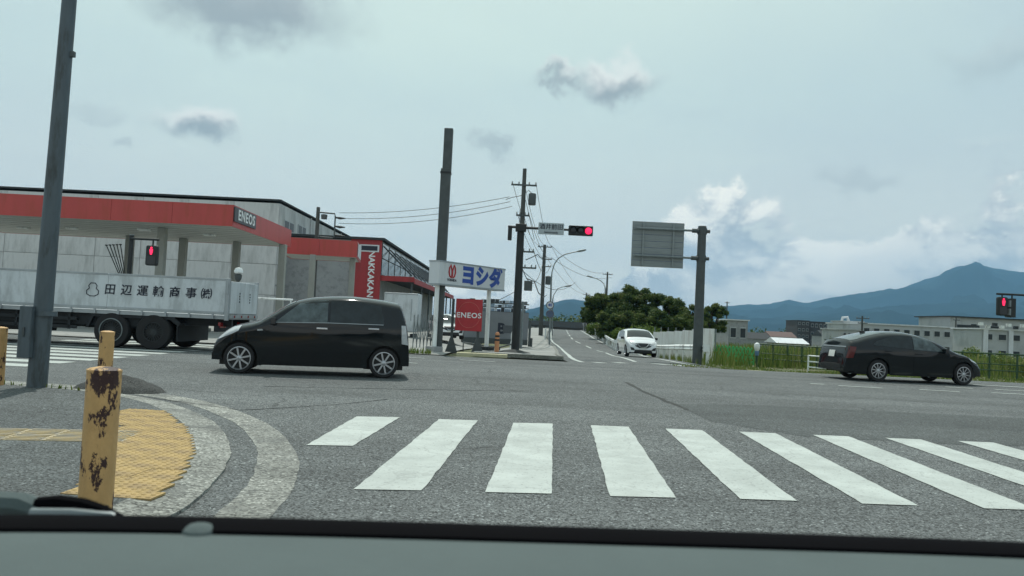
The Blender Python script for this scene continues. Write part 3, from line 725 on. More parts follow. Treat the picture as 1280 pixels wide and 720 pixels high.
# black liftback on the right, heading right (nose to the right)
S2 = CarShape(4.25, .87, [(0, .42), (.03, .54), (.12, .66), (.38, .79), (.8, .92), (1.2, 1.09), (1.6, 1.255), (2.0, 1.35), (2.4, 1.395), (2.95, 1.37), (3.45, 1.275), (3.85, 1.16), (4.08, 1.09), (4.15, .92), (4.21, .70), (4.25, .45)],
              [.66, 3.26], .30, .86, .20, sill=.19, lf=.85, lr=.55, nose=.24, tail=.12, rr=.16)
car2 = thing('liftback_car', 'black liftback car with sloping tail and silver wheels driving past the green fence', 'car')
S2.body().build('body', CARBLK, car2, smooth=True)
for sg in (-1, 1):
    d1 = S2.side([(1.12, .32), (2.2, .27)], [(1.12, .84), (2.2, .90)], sg, .004).build('door', CARBLK, car2, smooth=True)
    handle(d1, S2, 2.06, .80, sg, CARBLK)
    S2.side([(1.28, .885), (2.2, .915)], [(1.74, 1.22), (2.2, 1.285)], sg, .007).build('door_window', GLASS2, d1, smooth=True)
    d2 = S2.side([(2.22, .27), (2.86, .32), (3.0, .6)], [(2.22, .90), (2.9, .925), (3.08, .93)], sg, .004).build('door', CARBLK, car2, smooth=True)
    handle(d2, S2, 2.98, .84, sg, CARBLK)
    S2.side([(2.23, .92), (3.45, .985)], [(2.23, 1.288), (2.7, 1.27), (3.30, 1.10)], sg, .007).build('door_window', GLASS, d2, smooth=True)
    S2.side([(.05, .56), (.42, .66)], [(.12, .62), (.52, .745)], sg, .008).build('headlight', LENS, car2, smooth=True)
    S2.side([(4.02, .62), (4.21, .60)], [(3.93, .92), (4.12, .93)], sg, .009, n=6).build('tail_light', mat('tail_dark_red', (.10, .012, .012), .15), car2, smooth=True)
    mirror(car2, S2, 1.30, .90, sg, CARBLK)
S2.crown(1.0, 1.86, .86, .78).build('windscreen', GLASS2, car2, smooth=True)
S2.crown(2.9, 4.02, .76, .80).build('rear_window', GLASS2, car2, smooth=True)
S2.front([(-.17, .62), (.17, .62)], [(-.17, .80), (.17, .80)], .014, rear=True, n=2).build('number_plate', PLATE, car2)
S2.front([(-.68, .90), (.68, .90)], [(-.66, .93), (.66, .93)], .010, rear=True).build('garnish', TRUCKG, car2)
S2.front([(-.6, .30), (.6, .30)], [(-.62, .42), (.62, .42)], .010, rear=True).build('rear_bumper', BLACKP, car2)
b = MB(); b.box((3.3, 0, S2.top(3.3) + .03), (.16, .05, .07)); b.build('antenna_fin', CARBLK, car2, bevel=.015)
finish_car(car2, S2, 10, .70); place_car(car2, G(1204.5, 481.8), G(1097.5, 477.2), S2, 1)

# white hatchback coming towards us on the road ahead
S3 = CarShape(4.05, .85, [(0, .45), (.03, .60), (.10, .74), (.35, .90), (.85, 1.02), (1.2, 1.20), (1.55, 1.37), (1.85, 1.46), (2.3, 1.52), (3.0, 1.50), (3.5, 1.44), (3.7, 1.36), (3.85, 1.08), (3.98, .8), (4.05, .45)],
              [.80, 3.35], .31, .95, .17, sill=.20, lf=.9, lr=.6, nose=.20, tail=.12, rr=.17)
def front_dress(c, S, body):
    for sg in (-1, 1):
        S.front([(sg * .34, .62), (sg * .52, .68), (sg * .70, .74)], [(sg * .36, .70), (sg * .54, .79), (sg * .72, .86)], .008).build('headlight', LENS, c, smooth=True)
        S.front([(sg * .44, .36), (sg * .66, .38)], [(sg * .52, .50), (sg * .70, .54)], .008).build('fog_lamp_bezel', BLACKP, c, smooth=True)
        S.side([(1.22, .32), (2.2, .28)], [(1.22, .94), (2.2, .98)], sg, .004).build('door', body, c, smooth=True)
        S.side([(1.32, .99), (3.3, 1.03)], [(1.72, 1.33), (2.3, 1.42), (3.15, 1.38)], sg, .007).build('side_window', GLASS, c, smooth=True)
        mirror(c, S, 1.28, .98, sg, BLACKP)
    S.crown(.98, 1.80, .90, .82).build('windscreen', GLASS, c, smooth=True)
    S.front([(-.42, .58), (-.16, .47), (.16, .47), (.42, .58)], [(-.46, .74), (-.2, .76), (.2, .76), (.46, .74)], .007).build('grille', BLACKP, c, smooth=True)
    b = MB(); b.path([(S.endx(q, z) - .012, q, z) for q, z in ((-.33, .73), (-.16, .55), (0, .53), (.16, .55), (.33, .73))], .016, 6); b.build('grille_trim', CHROME, c)
    S.front([(-.50, .26), (.50, .26)], [(-.44, .40), (.44, .40)], .008).build('air_intake', BLACKP, c, smooth=True)
    S.front([(-.165, .40), (.165, .40)], [(-.165, .50), (.165, .50)], .02, n=2).build('number_plate', PLATE, c)
car3 = thing('hatchback_car', 'white hatchback facing us on the road ahead beside the white guardrail', 'car')
S3.body().build('body', CARWHT, car3, smooth=True); front_dress(car3, S3, CARWHT); finish_car(car3, S3, 7)
p = D(804, 440, 43.0); car3.location = (p.x, p.y, H(p.x, p.y) + .012); car3.rotation_euler = (0, 0, R(90 + 5))
# white saloon in the yard
S4 = CarShape(4.5, .87, [(0, .45), (.03, .58), (.10, .70), (.40, .82), (1.1, .93), (1.5, 1.12), (1.9, 1.32), (2.3, 1.42), (2.9, 1.42), (3.4, 1.28), (3.8, 1.10), (4.3, 1.03), (4.45, .8), (4.5, .45)],
              [.85, 3.5], .31, .88, .2, sill=.2, lf=.9, lr=.7, rr=.15)
car4 = thing('saloon_car', 'white saloon car parked on the yard behind the red sign', 'car')
S4.body().build('body', CARWHT, car4, smooth=True); front_dress(car4, S4, CARWHT); finish_car(car4, S4, 7)
p = D(563, 420, 45.0); car4.location = (p.x, p.y, .022); car4.rotation_euler = (0, 0, R(90 + 16))

# dropside truck
tr0 = G(282, 441.5); 
T = thing('flatbed_truck', 'long dropside truck with white aluminium panels and black kanji lettering', 'truck', (tr0.x, tr0.y, 0), ANG)
TRUCKW_RIM = mat('truck_rim', (.03, .034, .036), .6, .2)
TL, TW, zb, zt = 9.4, 2.35, .99, 1.94
b = MB(); b.box((-TL / 2, TW / 2, zb - .06), (TL, TW - .06, .10)); b.build('bed_floor', TRUCKG, T)
for y0, nm in ((0.02, 'near'), (TW - .02, 'far')):
    for k in range(3):
        x1 = -.10 - k * 3.1; b = MB(); b.box((x1 - 1.545, y0, (zb + zt) / 2 + .03), (3.085, .04, zt - zb - .06))
        pn = b.build('side_panel', TRUCKW, T, bevel=.008)
        b = MB(); sgn = -1 if y0 < 1 else 1
        b.box((x1 - 1.545, y0 + sgn * .028, zt - .012), (3.07, .02, .05)); b.box((x1 - 1.545, y0 + sgn * .028, zb + .05), (3.07, .02, .07)); b.build('panel_rail', TRUCKG, pn, bevel=.004)
        b = MB()
        for q in range(5): b.box((x1 - .3 - q * .62, y0 + sgn * .03, zb - .035), (.05, .035, .14))
        b.build('hinge', TRUCKG, pn)
for y0 in (.02, TW - .02):
    b = MB(); b.box((-.045, y0, (zb + zt) / 2 - .06), (.10, .09, zt - zb + .16)); b.box((-.045, y0 + (-.05 if y0 < 1 else .05), zt - .25), (.05, .03, .3)); b.build('corner_post', TRUCKG, T, bevel=.01)
b = MB(); b.box((.0, TW / 2, (zb + zt) / 2 + .0), (.04, TW - .16, zt - zb - .10)); tg = b.build('tailgate', TRUCKW, T, bevel=.008)
b = MB(); b.box((.02, TW / 2, zb - .03), (.06, TW - .1, .09)); b.build('gate_rail', TRUCKG, tg)
for k in range(4): b = MB(); b.tube((.05, .35 + k * .55, zb - .03), (.065, .35 + k * .55, zb - .03), .035, n=10); b.build('marker_lamp', REDLENS, tg)
for x in (.75, 1.6):
    b = MB()
    for q in range(4): b.box((.024, x + rng.uniform(-.01, .01), 1.36 + q * .075), (.006, .07 - .01 * (q % 2), .045))
    b.build('stencil_mark', INKK, tg)
for y0, nm in ((.5, 0), (TW - .5, 0)): b = MB(); b.box((-TL / 2, y0, .80), (TL - .1, .12, .24)); b.build('chassis_rail', CHASSIS, T)
b = MB(); b.box((-.35, TW / 2, .62), (.12, TW - .3, .16)); b.build('rear_bumper', CHASSIS, T, bevel=.01)
b = MB(); b.box((-.30, .45, .72), (.06, .42, .14)); b.build('tail_light', REDLENS, T); b = MB(); b.box((-.30, TW - .45, .72), (.06, .42, .14)); b.build('tail_light', REDLENS, T)
for xw in (-1.95, -3.05):
    for y0 in (.03, TW - .03):
        wo = wheel(T, xw, y0, .46, 20, .28, .56, TRUCKW_RIM)
        # the helper faces -y only for y<0: turn the near ones round
        if y0 < 1: wo.rotation_euler = (0, 0, math.pi)
    b = MB(); b.tube((xw, .3, .46), (xw, TW - .3, .46), .09); b.build('axle', CHASSIS, T)
    if xw < -2.5: b = MB(); b.path([(xw + .30 * math.cos(k * math.pi / 16), .006, .46 + .30 * math.sin(k * math.pi / 16)) for k in range(33)], .014, 6); b.build('rim_ring', GALV, T)
b = MB(); b.prism([(-1.25, .06, .72), (-1.5, .06, .92), (-3.6, .06, .92), (-3.75, .06, .5), (-3.68, .06, .5), (-3.56, .06, .80), (-1.54, .06, .80), (-1.32, .06, .64)], (0, TW - .12, 0)); b.build('mudguard', CHASSIS, T)
b = MB(); b.box((-1.35, TW / 2, .48), (.03, TW - .2, .5)); b.build('mud_flap', CHASSIS, T)
for y0 in (.10, TW - .10):
    b = MB()
    for z in (.50, .72): b.box((-5.6, y0, z), (3.2, .04, .09))
    for x in (-4.2, -5.6, -7.0): b.box((x, y0, .66), (.06, .04, .44))
    b.build('side_guard', CHASSIS, T)
b = MB(); b.box((-5.0, TW / 2, .72), (5.8, TW - .36, .34)); b.box((-5.6, .5, .6), (1.4, .6, .5)); b.build('fuel_tank', CHASSIS, T, bevel=.03)
for s_, px in zip('田辺運輸商事㈱', (118.5, 141, 163, 184.5, 207, 229.5, 250.5)):
    text(s_, .30, 'lettering', INKK, T, ((px - 282) * .0192, -.006, zb + .52), bold=.0045, sx=1.0, shear=.06)
b = MB(); pts = [(.06, .0), (.15, .05), (.16, .14), (.09, .20), (.11, .27), (.06, .34), (-.06, .34), (-.11, .27), (-.09, .20), (-.16, .14), (-.15, .05), (-.06, .0), (.06, 0)]
lx = (95 - 282) * .0192; b.path([(lx + a, -.004, zb + .34 + c) for a, c in pts], .012, 6); b.build('gourd_emblem', INKK, T)
CABX = -TL - .15
b = MB(); b.prism([(CABX, .05, .55), (CABX, .05, 2.75), (CABX - 1.3, .05, 2.75), (CABX - 1.85, .05, 1.7), (CABX - 1.95, .05, .45)], (0, TW - .1, 0)); cb = b.build('cab', TRUCKW, T, bevel=.06)
b = MB(); b.prism([(CABX - .45, .04, 1.7), (CABX - .45, .04, 2.4), (CABX - 1.2, .04, 2.4), (CABX - 1.55, .04, 1.7)], (0, .012, 0)); b.build('cab_window', GLASS, cb)
for y0 in (.03, TW - .03):
    wo = wheel(T, CABX - 1.0, y0, .46, 20, .28, .56, TRUCKW_RIM)
    if y0 < 1: wo.rotation_euler = (0, 0, math.pi)

# ------------------------------------------------------------------ the car we sit in: dash, nose and lower body
own = thing('own_car', 'grey dashboard top and black windscreen edge of the car we sit in', 'car')
dl, dr = D(0, 653, .72), D(985, 682.5, .77); dl.z = dr.z = .972
du = (dr - dl); du.z = 0; u1 = du.normalized(); v1 = Vector((-u1.y, u1.x, 0)); O = dl - u1 * .16
def DP(u, v, z): q = O + u1 * u + v1 * v; return (q.x, q.y, z)
Wd = 1.42
b = MB(); g = []
for v, z in ((.0, .974), (-.03, .976), (-.09, .974), (-.16, .966), (-.24, .950), (-.30, .92), (-.33, .84), (-.33, .70)):
    g.append([DP(Wd * k / 24, v, z - .012 * (2 * k / 24 - 1) ** 4) for k in range(25)])
b.grid(g); b.build('dashboard', DASH, own, smooth=True)
b = MB(); g = []
for v, z in ((-.004, .95), (-.004, .9775), (.012, .9825), (.03, .982), (.045, .962), (.05, .90)): g.append([DP(Wd * k / 24, v, z - .012 * (2 * k / 24 - 1) ** 4) for k in range(25)])
b.grid(g); b.build('windscreen_seal', FRIT, own, smooth=True)
p = D(250, 660, .735); b = MB(); b.lathe([(.016, 0), (.015, .004), (.010, .008), (.004, .0095), (.0005, .010)], (p.x, p.y, .972), n=20); b.build('sunload_sensor', DASH, own, smooth=True)
b = MB(); b.path([D(48, 629.5, .98), D(75, 629, .97), D(105, 633, .96), D(128, 639, .95), D(150, 648, .94)], [.008, .010, .010, .008, .005], 8); wip = b.build('wiper', FRIT, own, smooth=True)
b = MB(); b.path([D(-60, 628, 1.0), D(-20, 630, 1.0), D(30, 632, .99), D(52, 640, .98), D(60, 652, .97)], [.016, .017, .016, .012, .008], 8); b.build('wiper_pivot', DASH, own, smooth=True)
b = MB(); b.path([D(40, 641, .96), D(90, 641.5, .95), D(140, 645, .94), D(155, 650, .94)], [.006, .006, .005, .003], 8); b.build('wiper_blade', GALV, own, smooth=True)
b = MB(); g = []
for v, z in ((.055, .93), (.20, .885), (.45, .80), (.70, .70), (.85, .55), (.88, .30)): g.append([DP(Wd * k / 12, v, z - .05 * (2 * k / 12 - 1) ** 4) for k in range(13)])
b.grid(g); b.build('bonnet', CARBLK, own, smooth=True)
for u in (0.0, Wd):
    b = MB(); q = [DP(u, v, z) for v, z in ((.86, .30), (.80, .50), (.66, .66), (.4, .76), (.055, .86), (-.3, .86), (-1.0, .86), (-2.2, .86), (-2.2, .25), (.1, .25))]
    b.prism(q, u1 * (.03 if u == 0 else -.03)); b.build('body_side', CARBLK, own)
b = MB(); b.prism([DP(.03, .8, .26), DP(Wd - .03, .8, .26), DP(Wd - .03, -2.2, .26), DP(.03, -2.2, .26)], (0, 0, .03)); b.build('floor_pan', BLACKP, own)
for u in (.06, Wd - .06):
    for v in (.45, -1.9):
        b = MB(); q = Vector(DP(u, v, .29)); b.tube(q - u1 * .09, q + u1 * .09, .29, n=24); b.build('wheel', RUBBER, own, bevel=.02)

# ------------------------------------------------------------------ posts and poles on the near corner
def post(px, topy, depth, label, dia=.166):
    p = D(px, topy, depth); hgt = p.z - .05
    t = thing('bollard', label, 'bollard', (p.x, p.y, .05), rng.uniform(0, 6), 'rusty orange posts on the corner')
    r = dia / 2; b = MB(); b.lathe([(r, -.05), (r, .02), (r * 1.0, hgt * .5), (r, hgt - .02)], n=28); b.build('tube', YPOST, t, smooth=True)
    b = MB(); b.lathe([(r * 1.02, hgt - .022), (r * 1.02, hgt - .008), (r * .85, hgt - .001), (r * .4, hgt + .007), (.001, hgt + .009)], n=28); b.build('cap', YPOST, t, smooth=True)
post(131, 460, 4.15, 'rusty orange steel bollard beside the yellow tactile paving'); post(134.5, 414, 9.75, 'rusty orange steel bollard at the kerb by the asphalt mound')
post(1, 409, 10.35, 'orange steel bollard beside the tall grey pole')
pb = G(46, 483.5, .05); pt = D(90, -40, (pb - CAM).dot(M3 @ Vector((0, 0, -1))))
t = thing('steel_pole', 'tall tapered grey steel pole with a control box on the near corner', 'pole', pb)
ax = (pt - pb); top = ax * 1.35
b = MB(); n = 14; b.path([(0, 0, -.1)] + [tuple(top * (k / n)) for k in range(n + 1)], [.125] + [.122 - .05 * k / n for k in range(n + 1)], 16); b.build('shaft', STEELG, t, smooth=True)
q = D(43, 415, 10.25) - pb
b = MB(); b.box((q.x - .05, q.y - .06, q.z), (.16, .14, .66)); bx_ = b.build('control_box', STEELG, t, bevel=.01)
b = MB(); b.box((q.x - .05, q.y - .137, q.z), (.02, .02, .12)); b.build('latch', STEELD, bx_)
b = MB(); q0 = D(56, 400, 10.42) - pb; q1 = D(92, 0, 10.42) - pb; b.path([q0, q1], .022, 8); b.build('conduit', STEELD, t, smooth=True)
q = D(91, 68, 10.3) - pb; b = MB(); b.box(q, (.05, .05, .07)); b.build('step_bolt', STEELD, t)
q = D(58, 392, 10.3) - pb; b = MB(); b.tube(q + Vector((0, 0, -.03)), q + Vector((0, 0, .03)), .13, n=16); b.build('band', STEELG, t, smooth=True)
# asphalt mounds
def mound(c, rx, ry, h, rz, label, group=None):
    b = MB(); g = []
    for i in range(9):
        r_ = i / 8; row = []
        for k in range(33):
            a = 2 * math.pi * k / 32; w_ = 1 + .13 * noise.noise((math.cos(a) * 2 + c.x, math.sin(a) * 2, r_)); z = h * (1 - r_**1.6) + .02 * noise.noise((math.cos(a) * r_ * 4, math.sin(a) * r_ * 4, c.x))
            x, y = math.cos(a) * rx * r_ * w_, math.sin(a) * ry * r_ * w_; row.append((x * math.cos(rz) - y * math.sin(rz), x * math.sin(rz) + y * math.cos(rz), max(-.03, z) if r_ < 1 else -.03))
        g.append(row)
    b.grid(g); o = b.build('asphalt_mound', A_DARK, smooth=True); o.location = c
    return tag(o, label, 'mound', group)
p = G(140, 491); mound(Vector((p.x - .1, p.y + .35, .02)), .68, .42, .19, -.2, 'dark asphalt mound laid against the kerb behind the rusty bollard')

# ------------------------------------------------------------------ traffic signal and poles at the far side
def up_at(px, py, depth): return D(px, py, depth)
def vpole(base, topz, r0, r1, m, parent, name='shaft', n=14): b = MB(); b.path([(0, 0, -.25), (0, 0, 0), (0, 0, topz * .5), (0, 0, topz)], [r0, r0, (r0 + r1) / 2, r1], n); return b.build(name, m, parent, smooth=True)
dS = 31.0
pS = D(643.5, 446.5, dS); pS.z = H(pS.x, pS.y)
t = thing('traffic_signal', 'black signal pole with long arm holding a street name board and a red light', 'traffic signal', pS, ANG)
hS = D(652, 280, dS).z - pS.z; vpole(pS, hS, .16, .14, POLEBK, t)
def loc(root, p): return root.matrix_basis.inverted() @ Vector(p)
bpy.context.view_layer.update()
zA = D(655, 284.5, dS).z - pS.z
xE = loc(t, D(712, 291, dS)).x
b = MB(); b.path([(-.5, -.1, zA + .03), (0, -.17, zA), (xE, -.17, zA)], [.05, .055, .045], 10); b.build('arm', POLEBK, t, smooth=True)
b = MB(); b.box((0, -.05, zA), (.42, .42, .28)); b.box((-.42, -.05, zA - .25), (.16, .2, .5)); b.build('clamp', POLEBK, t, bevel=.02)
x0, x1 = loc(t, D(673, 284, dS)).x, loc(t, D(705, 284, dS)).x
b = MB(); b.box(((x0 + x1) / 2, -.25, zA + .0), (x1 - x0, .05, .46)); sb = b.build('street_name_board', SIGNGR, t, bevel=.01)
text('酒井前田', .23, 'lettering', INKK, sb, ((x0 + x1) / 2, -.28, zA + .06), bold=.003); text('Sakaimaeda', .115, 'lettering', INKK, sb, ((x0 + x1) / 2, -.28, zA - .145), bold=.001)
x0, x1 = loc(t, D(710.5, 291, dS)).x, loc(t, D(741, 291, dS)).x; zc = zA - .02
b = MB(); b.box(((x0 + x1) / 2, -.2, zc), (x1 - x0, .2, .38)); hd = b.build('signal_housing', POLEBK, t, bevel=.03)
for k in range(3):
    xc = x0 + (x1 - x0) * (.19 + .31 * k); b = MB(); b.lathe([(.135, -.30), (.125, -.32), (.08, -.335), (.001, -.34)], (xc, 0, zc), axis='Y', n=20); b.build('lens', REDLAMP if k == 2 else mat('signal_lens_off', (.02, .025, .03), .3), hd, smooth=True)
    b = MB(); g = [[(xc + math.cos(a) * .155, y, zc + math.sin(a) * .155) for a in [math.pi * (-.1 + 1.2 * i / 14) for i in range(15)]] for y in (-.29, -.42 if k < 2 else -.33)]; b.grid(g); b.build('visor', POLEBK, hd, smooth=True)
mound(Vector((pS.x, pS.y - .75, H(pS.x, pS.y) + .02)), .95, .7, .22, ANG, 'dark asphalt mound round the foot of the black signal pole')

def utility(px, depth, topy, label, arms, lean=0.0, r0=.17, r1=.10, m=None, group='utility poles along the road', transformer=False, dz=0):
    pt = D(px, topy, depth); zb_ = H(pt.x, pt.y); t = thing('utility_pole', label, 'utility pole', (pt.x, pt.y, zb_), ANG, group); hh = pt.z - zb_
    vpole(None, hh, r0, r1, m or CONCP, t); ends = []
    for drop, wd, side in arms:
        z = hh - drop; b = MB(); b.box((side, -.14, z), (wd, .09, .10)); ar = b.build('crossarm', STEELD, t)
        for sx in (-.46, -.2, .2, .46):
            b = MB(); b.lathe([(.03, 0), (.055, .03), (.03, .07), (.05, .10), (.02, .16), (.001, .17)], (side + wd * sx, -.14, z + .05), n=8); b.build('insulator', mat('porcelain', (.25, .27, .27), .3), ar, smooth=True)
        ends.append((t.matrix_basis @ Vector((side - wd * .46, -.14, z + .2)), t.matrix_basis @ Vector((side + wd * .46, -.14, z + .2)), t.matrix_basis @ Vector((side, -.14, z + .2))))
    if transformer:
        b = MB(); z = hh - transformer; b.lathe([(.001, -.36), (.22, -.36), (.24, -.32), (.24, .3), (.20, .36), (.001, .38)], (.55, -.05, z), n=14); b.build('transformer', STEELD, t, smooth=True)
        b = MB(); b.path([(.05, -.1, z + .3), (.3, -.1, z + .55), (.8, -.1, z + .1)], .02, 6); b.path([(-.1, -.1, z + .2), (-.7, -.1, z + .05), (-1.1, -.1, z - .1)], .02, 6); b.build('jumper', POLEBK, t)
    return t, ends
U1, e1 = utility(656, 50, 211, 'tall concrete utility pole with transformer behind the black signal pole', [(1.05, 1.6, .0), (2.95, .8, 0), (5.2, .9, .35), (6.2, 1.0, .5)], r0=.22, r1=.12, transformer=1.9)
b = MB(); b.box((.55, -.1, 10.9 - 6.9), (.5, .4, .6)); b.build('cabinet', STEELD, U1)
b = MB(); b.path([(.30, -.2, .0), (.3, -.2, 3.0)], .06, 8); b.build('riser_pipe', GALV, U1)
b = MB(); b.tube((0, 0, .2), (0, 0, 2.4), .27, .26, n=16); b.build('guard_sleeve', WALLG, U1, smooth=True)
U2, e2 = utility(681, 88, 306, 'concrete utility pole with three crossarms beside the footpath, beyond the street lamp', [(.25, 1.5, 0), (1.6, 1.1, .3), (2.4, 1.0, .3)], r0=.24, r1=.17)
b = MB(); b.lathe([(.001, -.5), (.3, -.5), (.32, .4), (.001, .5)], (.55, 0, 6.2), n=14); b.build('transformer', STEELD, U2, smooth=True)
U3, e3 = utility(759.5, 130, 340, 'utility pole standing behind the trees on the right of the road', [(.4, 1.6, 0)], r0=.2, r1=.13)
U4, e4 = utility(733, 165, 366, 'distant utility pole at the far end of the road', [(.4, 1.4, 0), (1.2, 1.2, 0)], r0=.18, r1=.12)
U5, e5 = utility(398, 54, 259, 'utility pole standing behind the low red station canopy', [], r0=.17, r1=.12)
b = MB(); hh = D(398, 259, 54).z - H(-13, 54)
b.path([(0, -.1, hh - .35), (1.15, -.1, hh - .4), (1.2, -.1, hh - .6), (1.2, -.1, hh - 1.9), (1.1, -.1, hh - 2.05), (0, -.1, hh - 2.0)], .05, 8); b.build('bracket_frame', STEELD, U5)
for dz in (.65, 1.25, 1.85): b = MB(); b.path([(1.2, -.1, hh - dz), (1.55, -.1, hh - dz - .04), (1.9, -.1, hh - dz - .03)], [.05, .09, .03], 8); b.build('insulator', POLEBK, U5)
b = MB(); b.lathe([(.001, 0), (.2, 0), (.22, .3), (.001, .35)], (.45, -.1, hh - .8), n=12); b.build('transformer', STEELD, U5, smooth=True)
b = MB(); b.box((-.1, -.2, hh - 2.6), (.3, .3, .9)); b.build('junction_box', STEELD, U5)
U6, e6 = utility(909, 190, 377, 'lone utility pole in the fields beyond the white panel fence', [(.3, 1.2, 0)], r0=.2, r1=.13)
U7, e7 = utility(1078, 100, 395, 'utility pole in front of the long white factory', [(.3, 1.6, 0), (.9, 1.2, 0)], r0=.16, r1=.1)
U8, e8 = utility(1195, 98, 396, 'thin pole beside the end wall of the white hall', [(.4, .8, 0)], r0=.14, r1=.09)
def wire(a, c, sag, label, r=.014, group='overhead wires'):
    a, c = Vector(a), Vector(c); n = 20; b = MB()
    b.path([a.lerp(c, k / n) - Vector((0, 0, sag * 4 * (k / n) * (1 - k / n))) for k in range(n + 1)], r, 5); o = b.build('overhead_wire', POLEBK)
    return tag(o, label, 'wire', group)
W5 = 'power wire strung between the pole behind the station canopy and the transformer pole'
for (xa, ya), (xb, yb), sg in (((424, 266), (637, 246), .3), ((427, 273), (638, 252), .35), ((424, 279), (640, 258), .4)): wire(D(xa, ya, 54), D(xb, yb, 50), sg, W5, .016)
W12 = ['power wire between the top crossarms of the two footpath utility poles', 'power wire between the second crossarms of the two footpath utility poles']
for i in (0, 1):
    for k in (0, 1, 2): wire(e1[i][k], e2[i][k], .9, W12[i], .016)
wire(e1[2][1], e2[2][1], 1.2, 'cable sagging between the lower arms of the two footpath utility poles', .022); wire(e1[3][0], e2[2][0], 1.6, 'thickest and lowest cable slung between the two footpath utility poles', .03)
W24 = 'distant power wire strung along the road beyond the footpath poles'
for k in (0, 1): wire(e2[0][k], e4[0][k], 1.2, W24, .02)
W23 = 'power wire crossing the road ahead to the pole behind the trees'
wire(e2[0][1], e3[0][0], .9, 'upper ' + W23, .022); wire(e2[1][1], e3[0][1] - Vector((0, 0, .6)), 1.0, 'lower ' + W23, .022)
b = MB(); wire(D(643, 365, 52), D(540, 405, 46), .2, 'low cable running from the transformer pole to the yard buildings', .02); wire(D(655, 340, 50), D(720, 352, 86), 1.0, 'slack cable looping beside the street lamp', .02)
for k, (a_, c_) in enumerate((((657, 250), (668, 300)), ((650, 262), (646, 330)))):
    wire(D(*a_, 49.5), D(*c_, 49.5), .0, 'drop cable hanging down beside the transformer pole', .016)
q = D(668, 355, 51); b = MB(); b.path([D(658, 348, 50), D(668, 352, 52), D(673, 366, 56), D(679, 372, 60), D(683, 369, 70)], .035, 6); tag(b.build('overhead_cable', POLEBK), 'thick black telephone cable drooping from the transformer pole', 'cable', 'overhead wires')
b = MB(); b.path([D(657, 325, 50), D(664, 322, 50), D(672, 318, 52), D(680, 326, 60)], .03, 6); tag(b.build('overhead_cable', POLEBK), 'black looped cable above the drooping telephone cable', 'cable', 'overhead wires')

def street_lamp(px, py0, depth, pts, label, r=.075, signs=False):
    p = D(px, py0, depth); z = H(p.x, p.y); t = thing('street_lamp', label, 'street lamp', (p.x, p.y, z), 0, 'street lamps along the road ahead')
    L_ = [D(a, c, depth) - Vector((p.x, p.y, z)) for a, c in pts]; L_ = [Vector((0, 0, -.2))] + L_
    b = MB(); b.path(L_, [r * 1.1] + [r] * 2 + [r * .62] * (len(L_) - 3), 10); b.build('mast', GALV, t, smooth=True)
    e, f = L_[-1], L_[-2]; d = (e - f).normalized(); b = MB(); b.path([e - d * .1, e + d * .15, e + d * .6, e + d * .75], [.05, .1, .09, .04], 8); b.build('lamp_head', GALV, t, smooth=True)
    return t, p, z
t, p, z = street_lamp(686.5, 433, 68, [(686.6, 433), (689, 352), (690, 340), (693, 330), (698, 323), (706, 318), (716, 315.5), (722, 314.3)], 'curved street lamp with two round road signs on its mast')
for py, mm, nm in ((381.5, SIGNW, 'speed_sign'), (392.5, mat('sign_blue_dull', (.08, .11, .18), .5), 'round_sign')):
    q = D(687.6, py, 67.8) - p; q.z = D(687.6, py, 67.8).z - z
    b = MB(); b.tube((q.x, q.y - .1, q.z), (q.x, q.y - .12, q.z), .33, n=28); s_ = b.build(nm, mm, t)
    b = MB(); b.path([(q.x + .31 * math.cos(k * math.pi / 12), q.y - .13, q.z + .31 * math.sin(k * math.pi / 12)) for k in range(25)], .035, 6); b.build('rim', mat('sign_rim', (.10, .10, .11), .5), s_)
    if nm == 'speed_sign': text('40', .34, 'lettering', INKB, s_, (q.x, q.y - .135, q.z), bold=.01)
street_lamp(755, 411, 105, [(755, 411), (756.6, 361), (756.2, 358), (754.5, 354.5), (751, 351), (746, 348.5), (740.5, 346.8)], 'curved street lamp standing in front of the trees', .085)
t_, p, z = street_lamp(690, 424, 92, [(690, 424), (691, 374), (692, 369), (697, 361), (702, 359), (707, 358)], 'further street lamp on the left of the road, past the two round signs', .07)

# overhead direction sign seen from behind
dG = 32.0; p = D(871.5, 452, dG); p.z = H(p.x, p.y)
t = thing('overhead_sign', 'large grey road sign seen from behind on a cantilever pole by the guardrail', 'road sign', p, ANG); bpy.context.view_layer.update()
hh = D(881, 283, dG).z - p.z; vpole(p, hh, .20, .165, STEELD, t, n=20)
b = MB(); b.tube((0, 0, hh), (0, 0, hh + .03), .175, .16, n=20); b.build('pole_cap', STEELD, t)
lx = lambda px, py: loc(t, D(px, py, dG))
xa, xb = lx(791, 300).x, lx(856.5, 300).x; za, zb2 = lx(824, 334).z, lx(824, 276.5).z
b = MB()
nslat = 7
for k in range(nslat):
    b = MB(); h_ = (zb2 - za) / nslat; b.box(((xa + xb) / 2, .05, za + h_ * (k + .5)), (xb - xa, .03, h_ - .012)); b.box(((xa + xb) / 2, .032, za + h_ * (k + .5)), (xb - xa, .012, h_ * .35)); b.build('back_panel', SIGNBK, t)
b = MB(); b.box(((xa + xb) / 2, .072, (za + zb2) / 2), (xb - xa - .02, .01, zb2 - za - .02)); b.build('sign_face', INKB, t)
for px in (805, 843): b = MB(); b.box((lx(px, 300).x, -.005, (za + zb2) / 2), (.07, .05, zb2 - za - .1)); b.build('stiffener', SIGNBK, t)
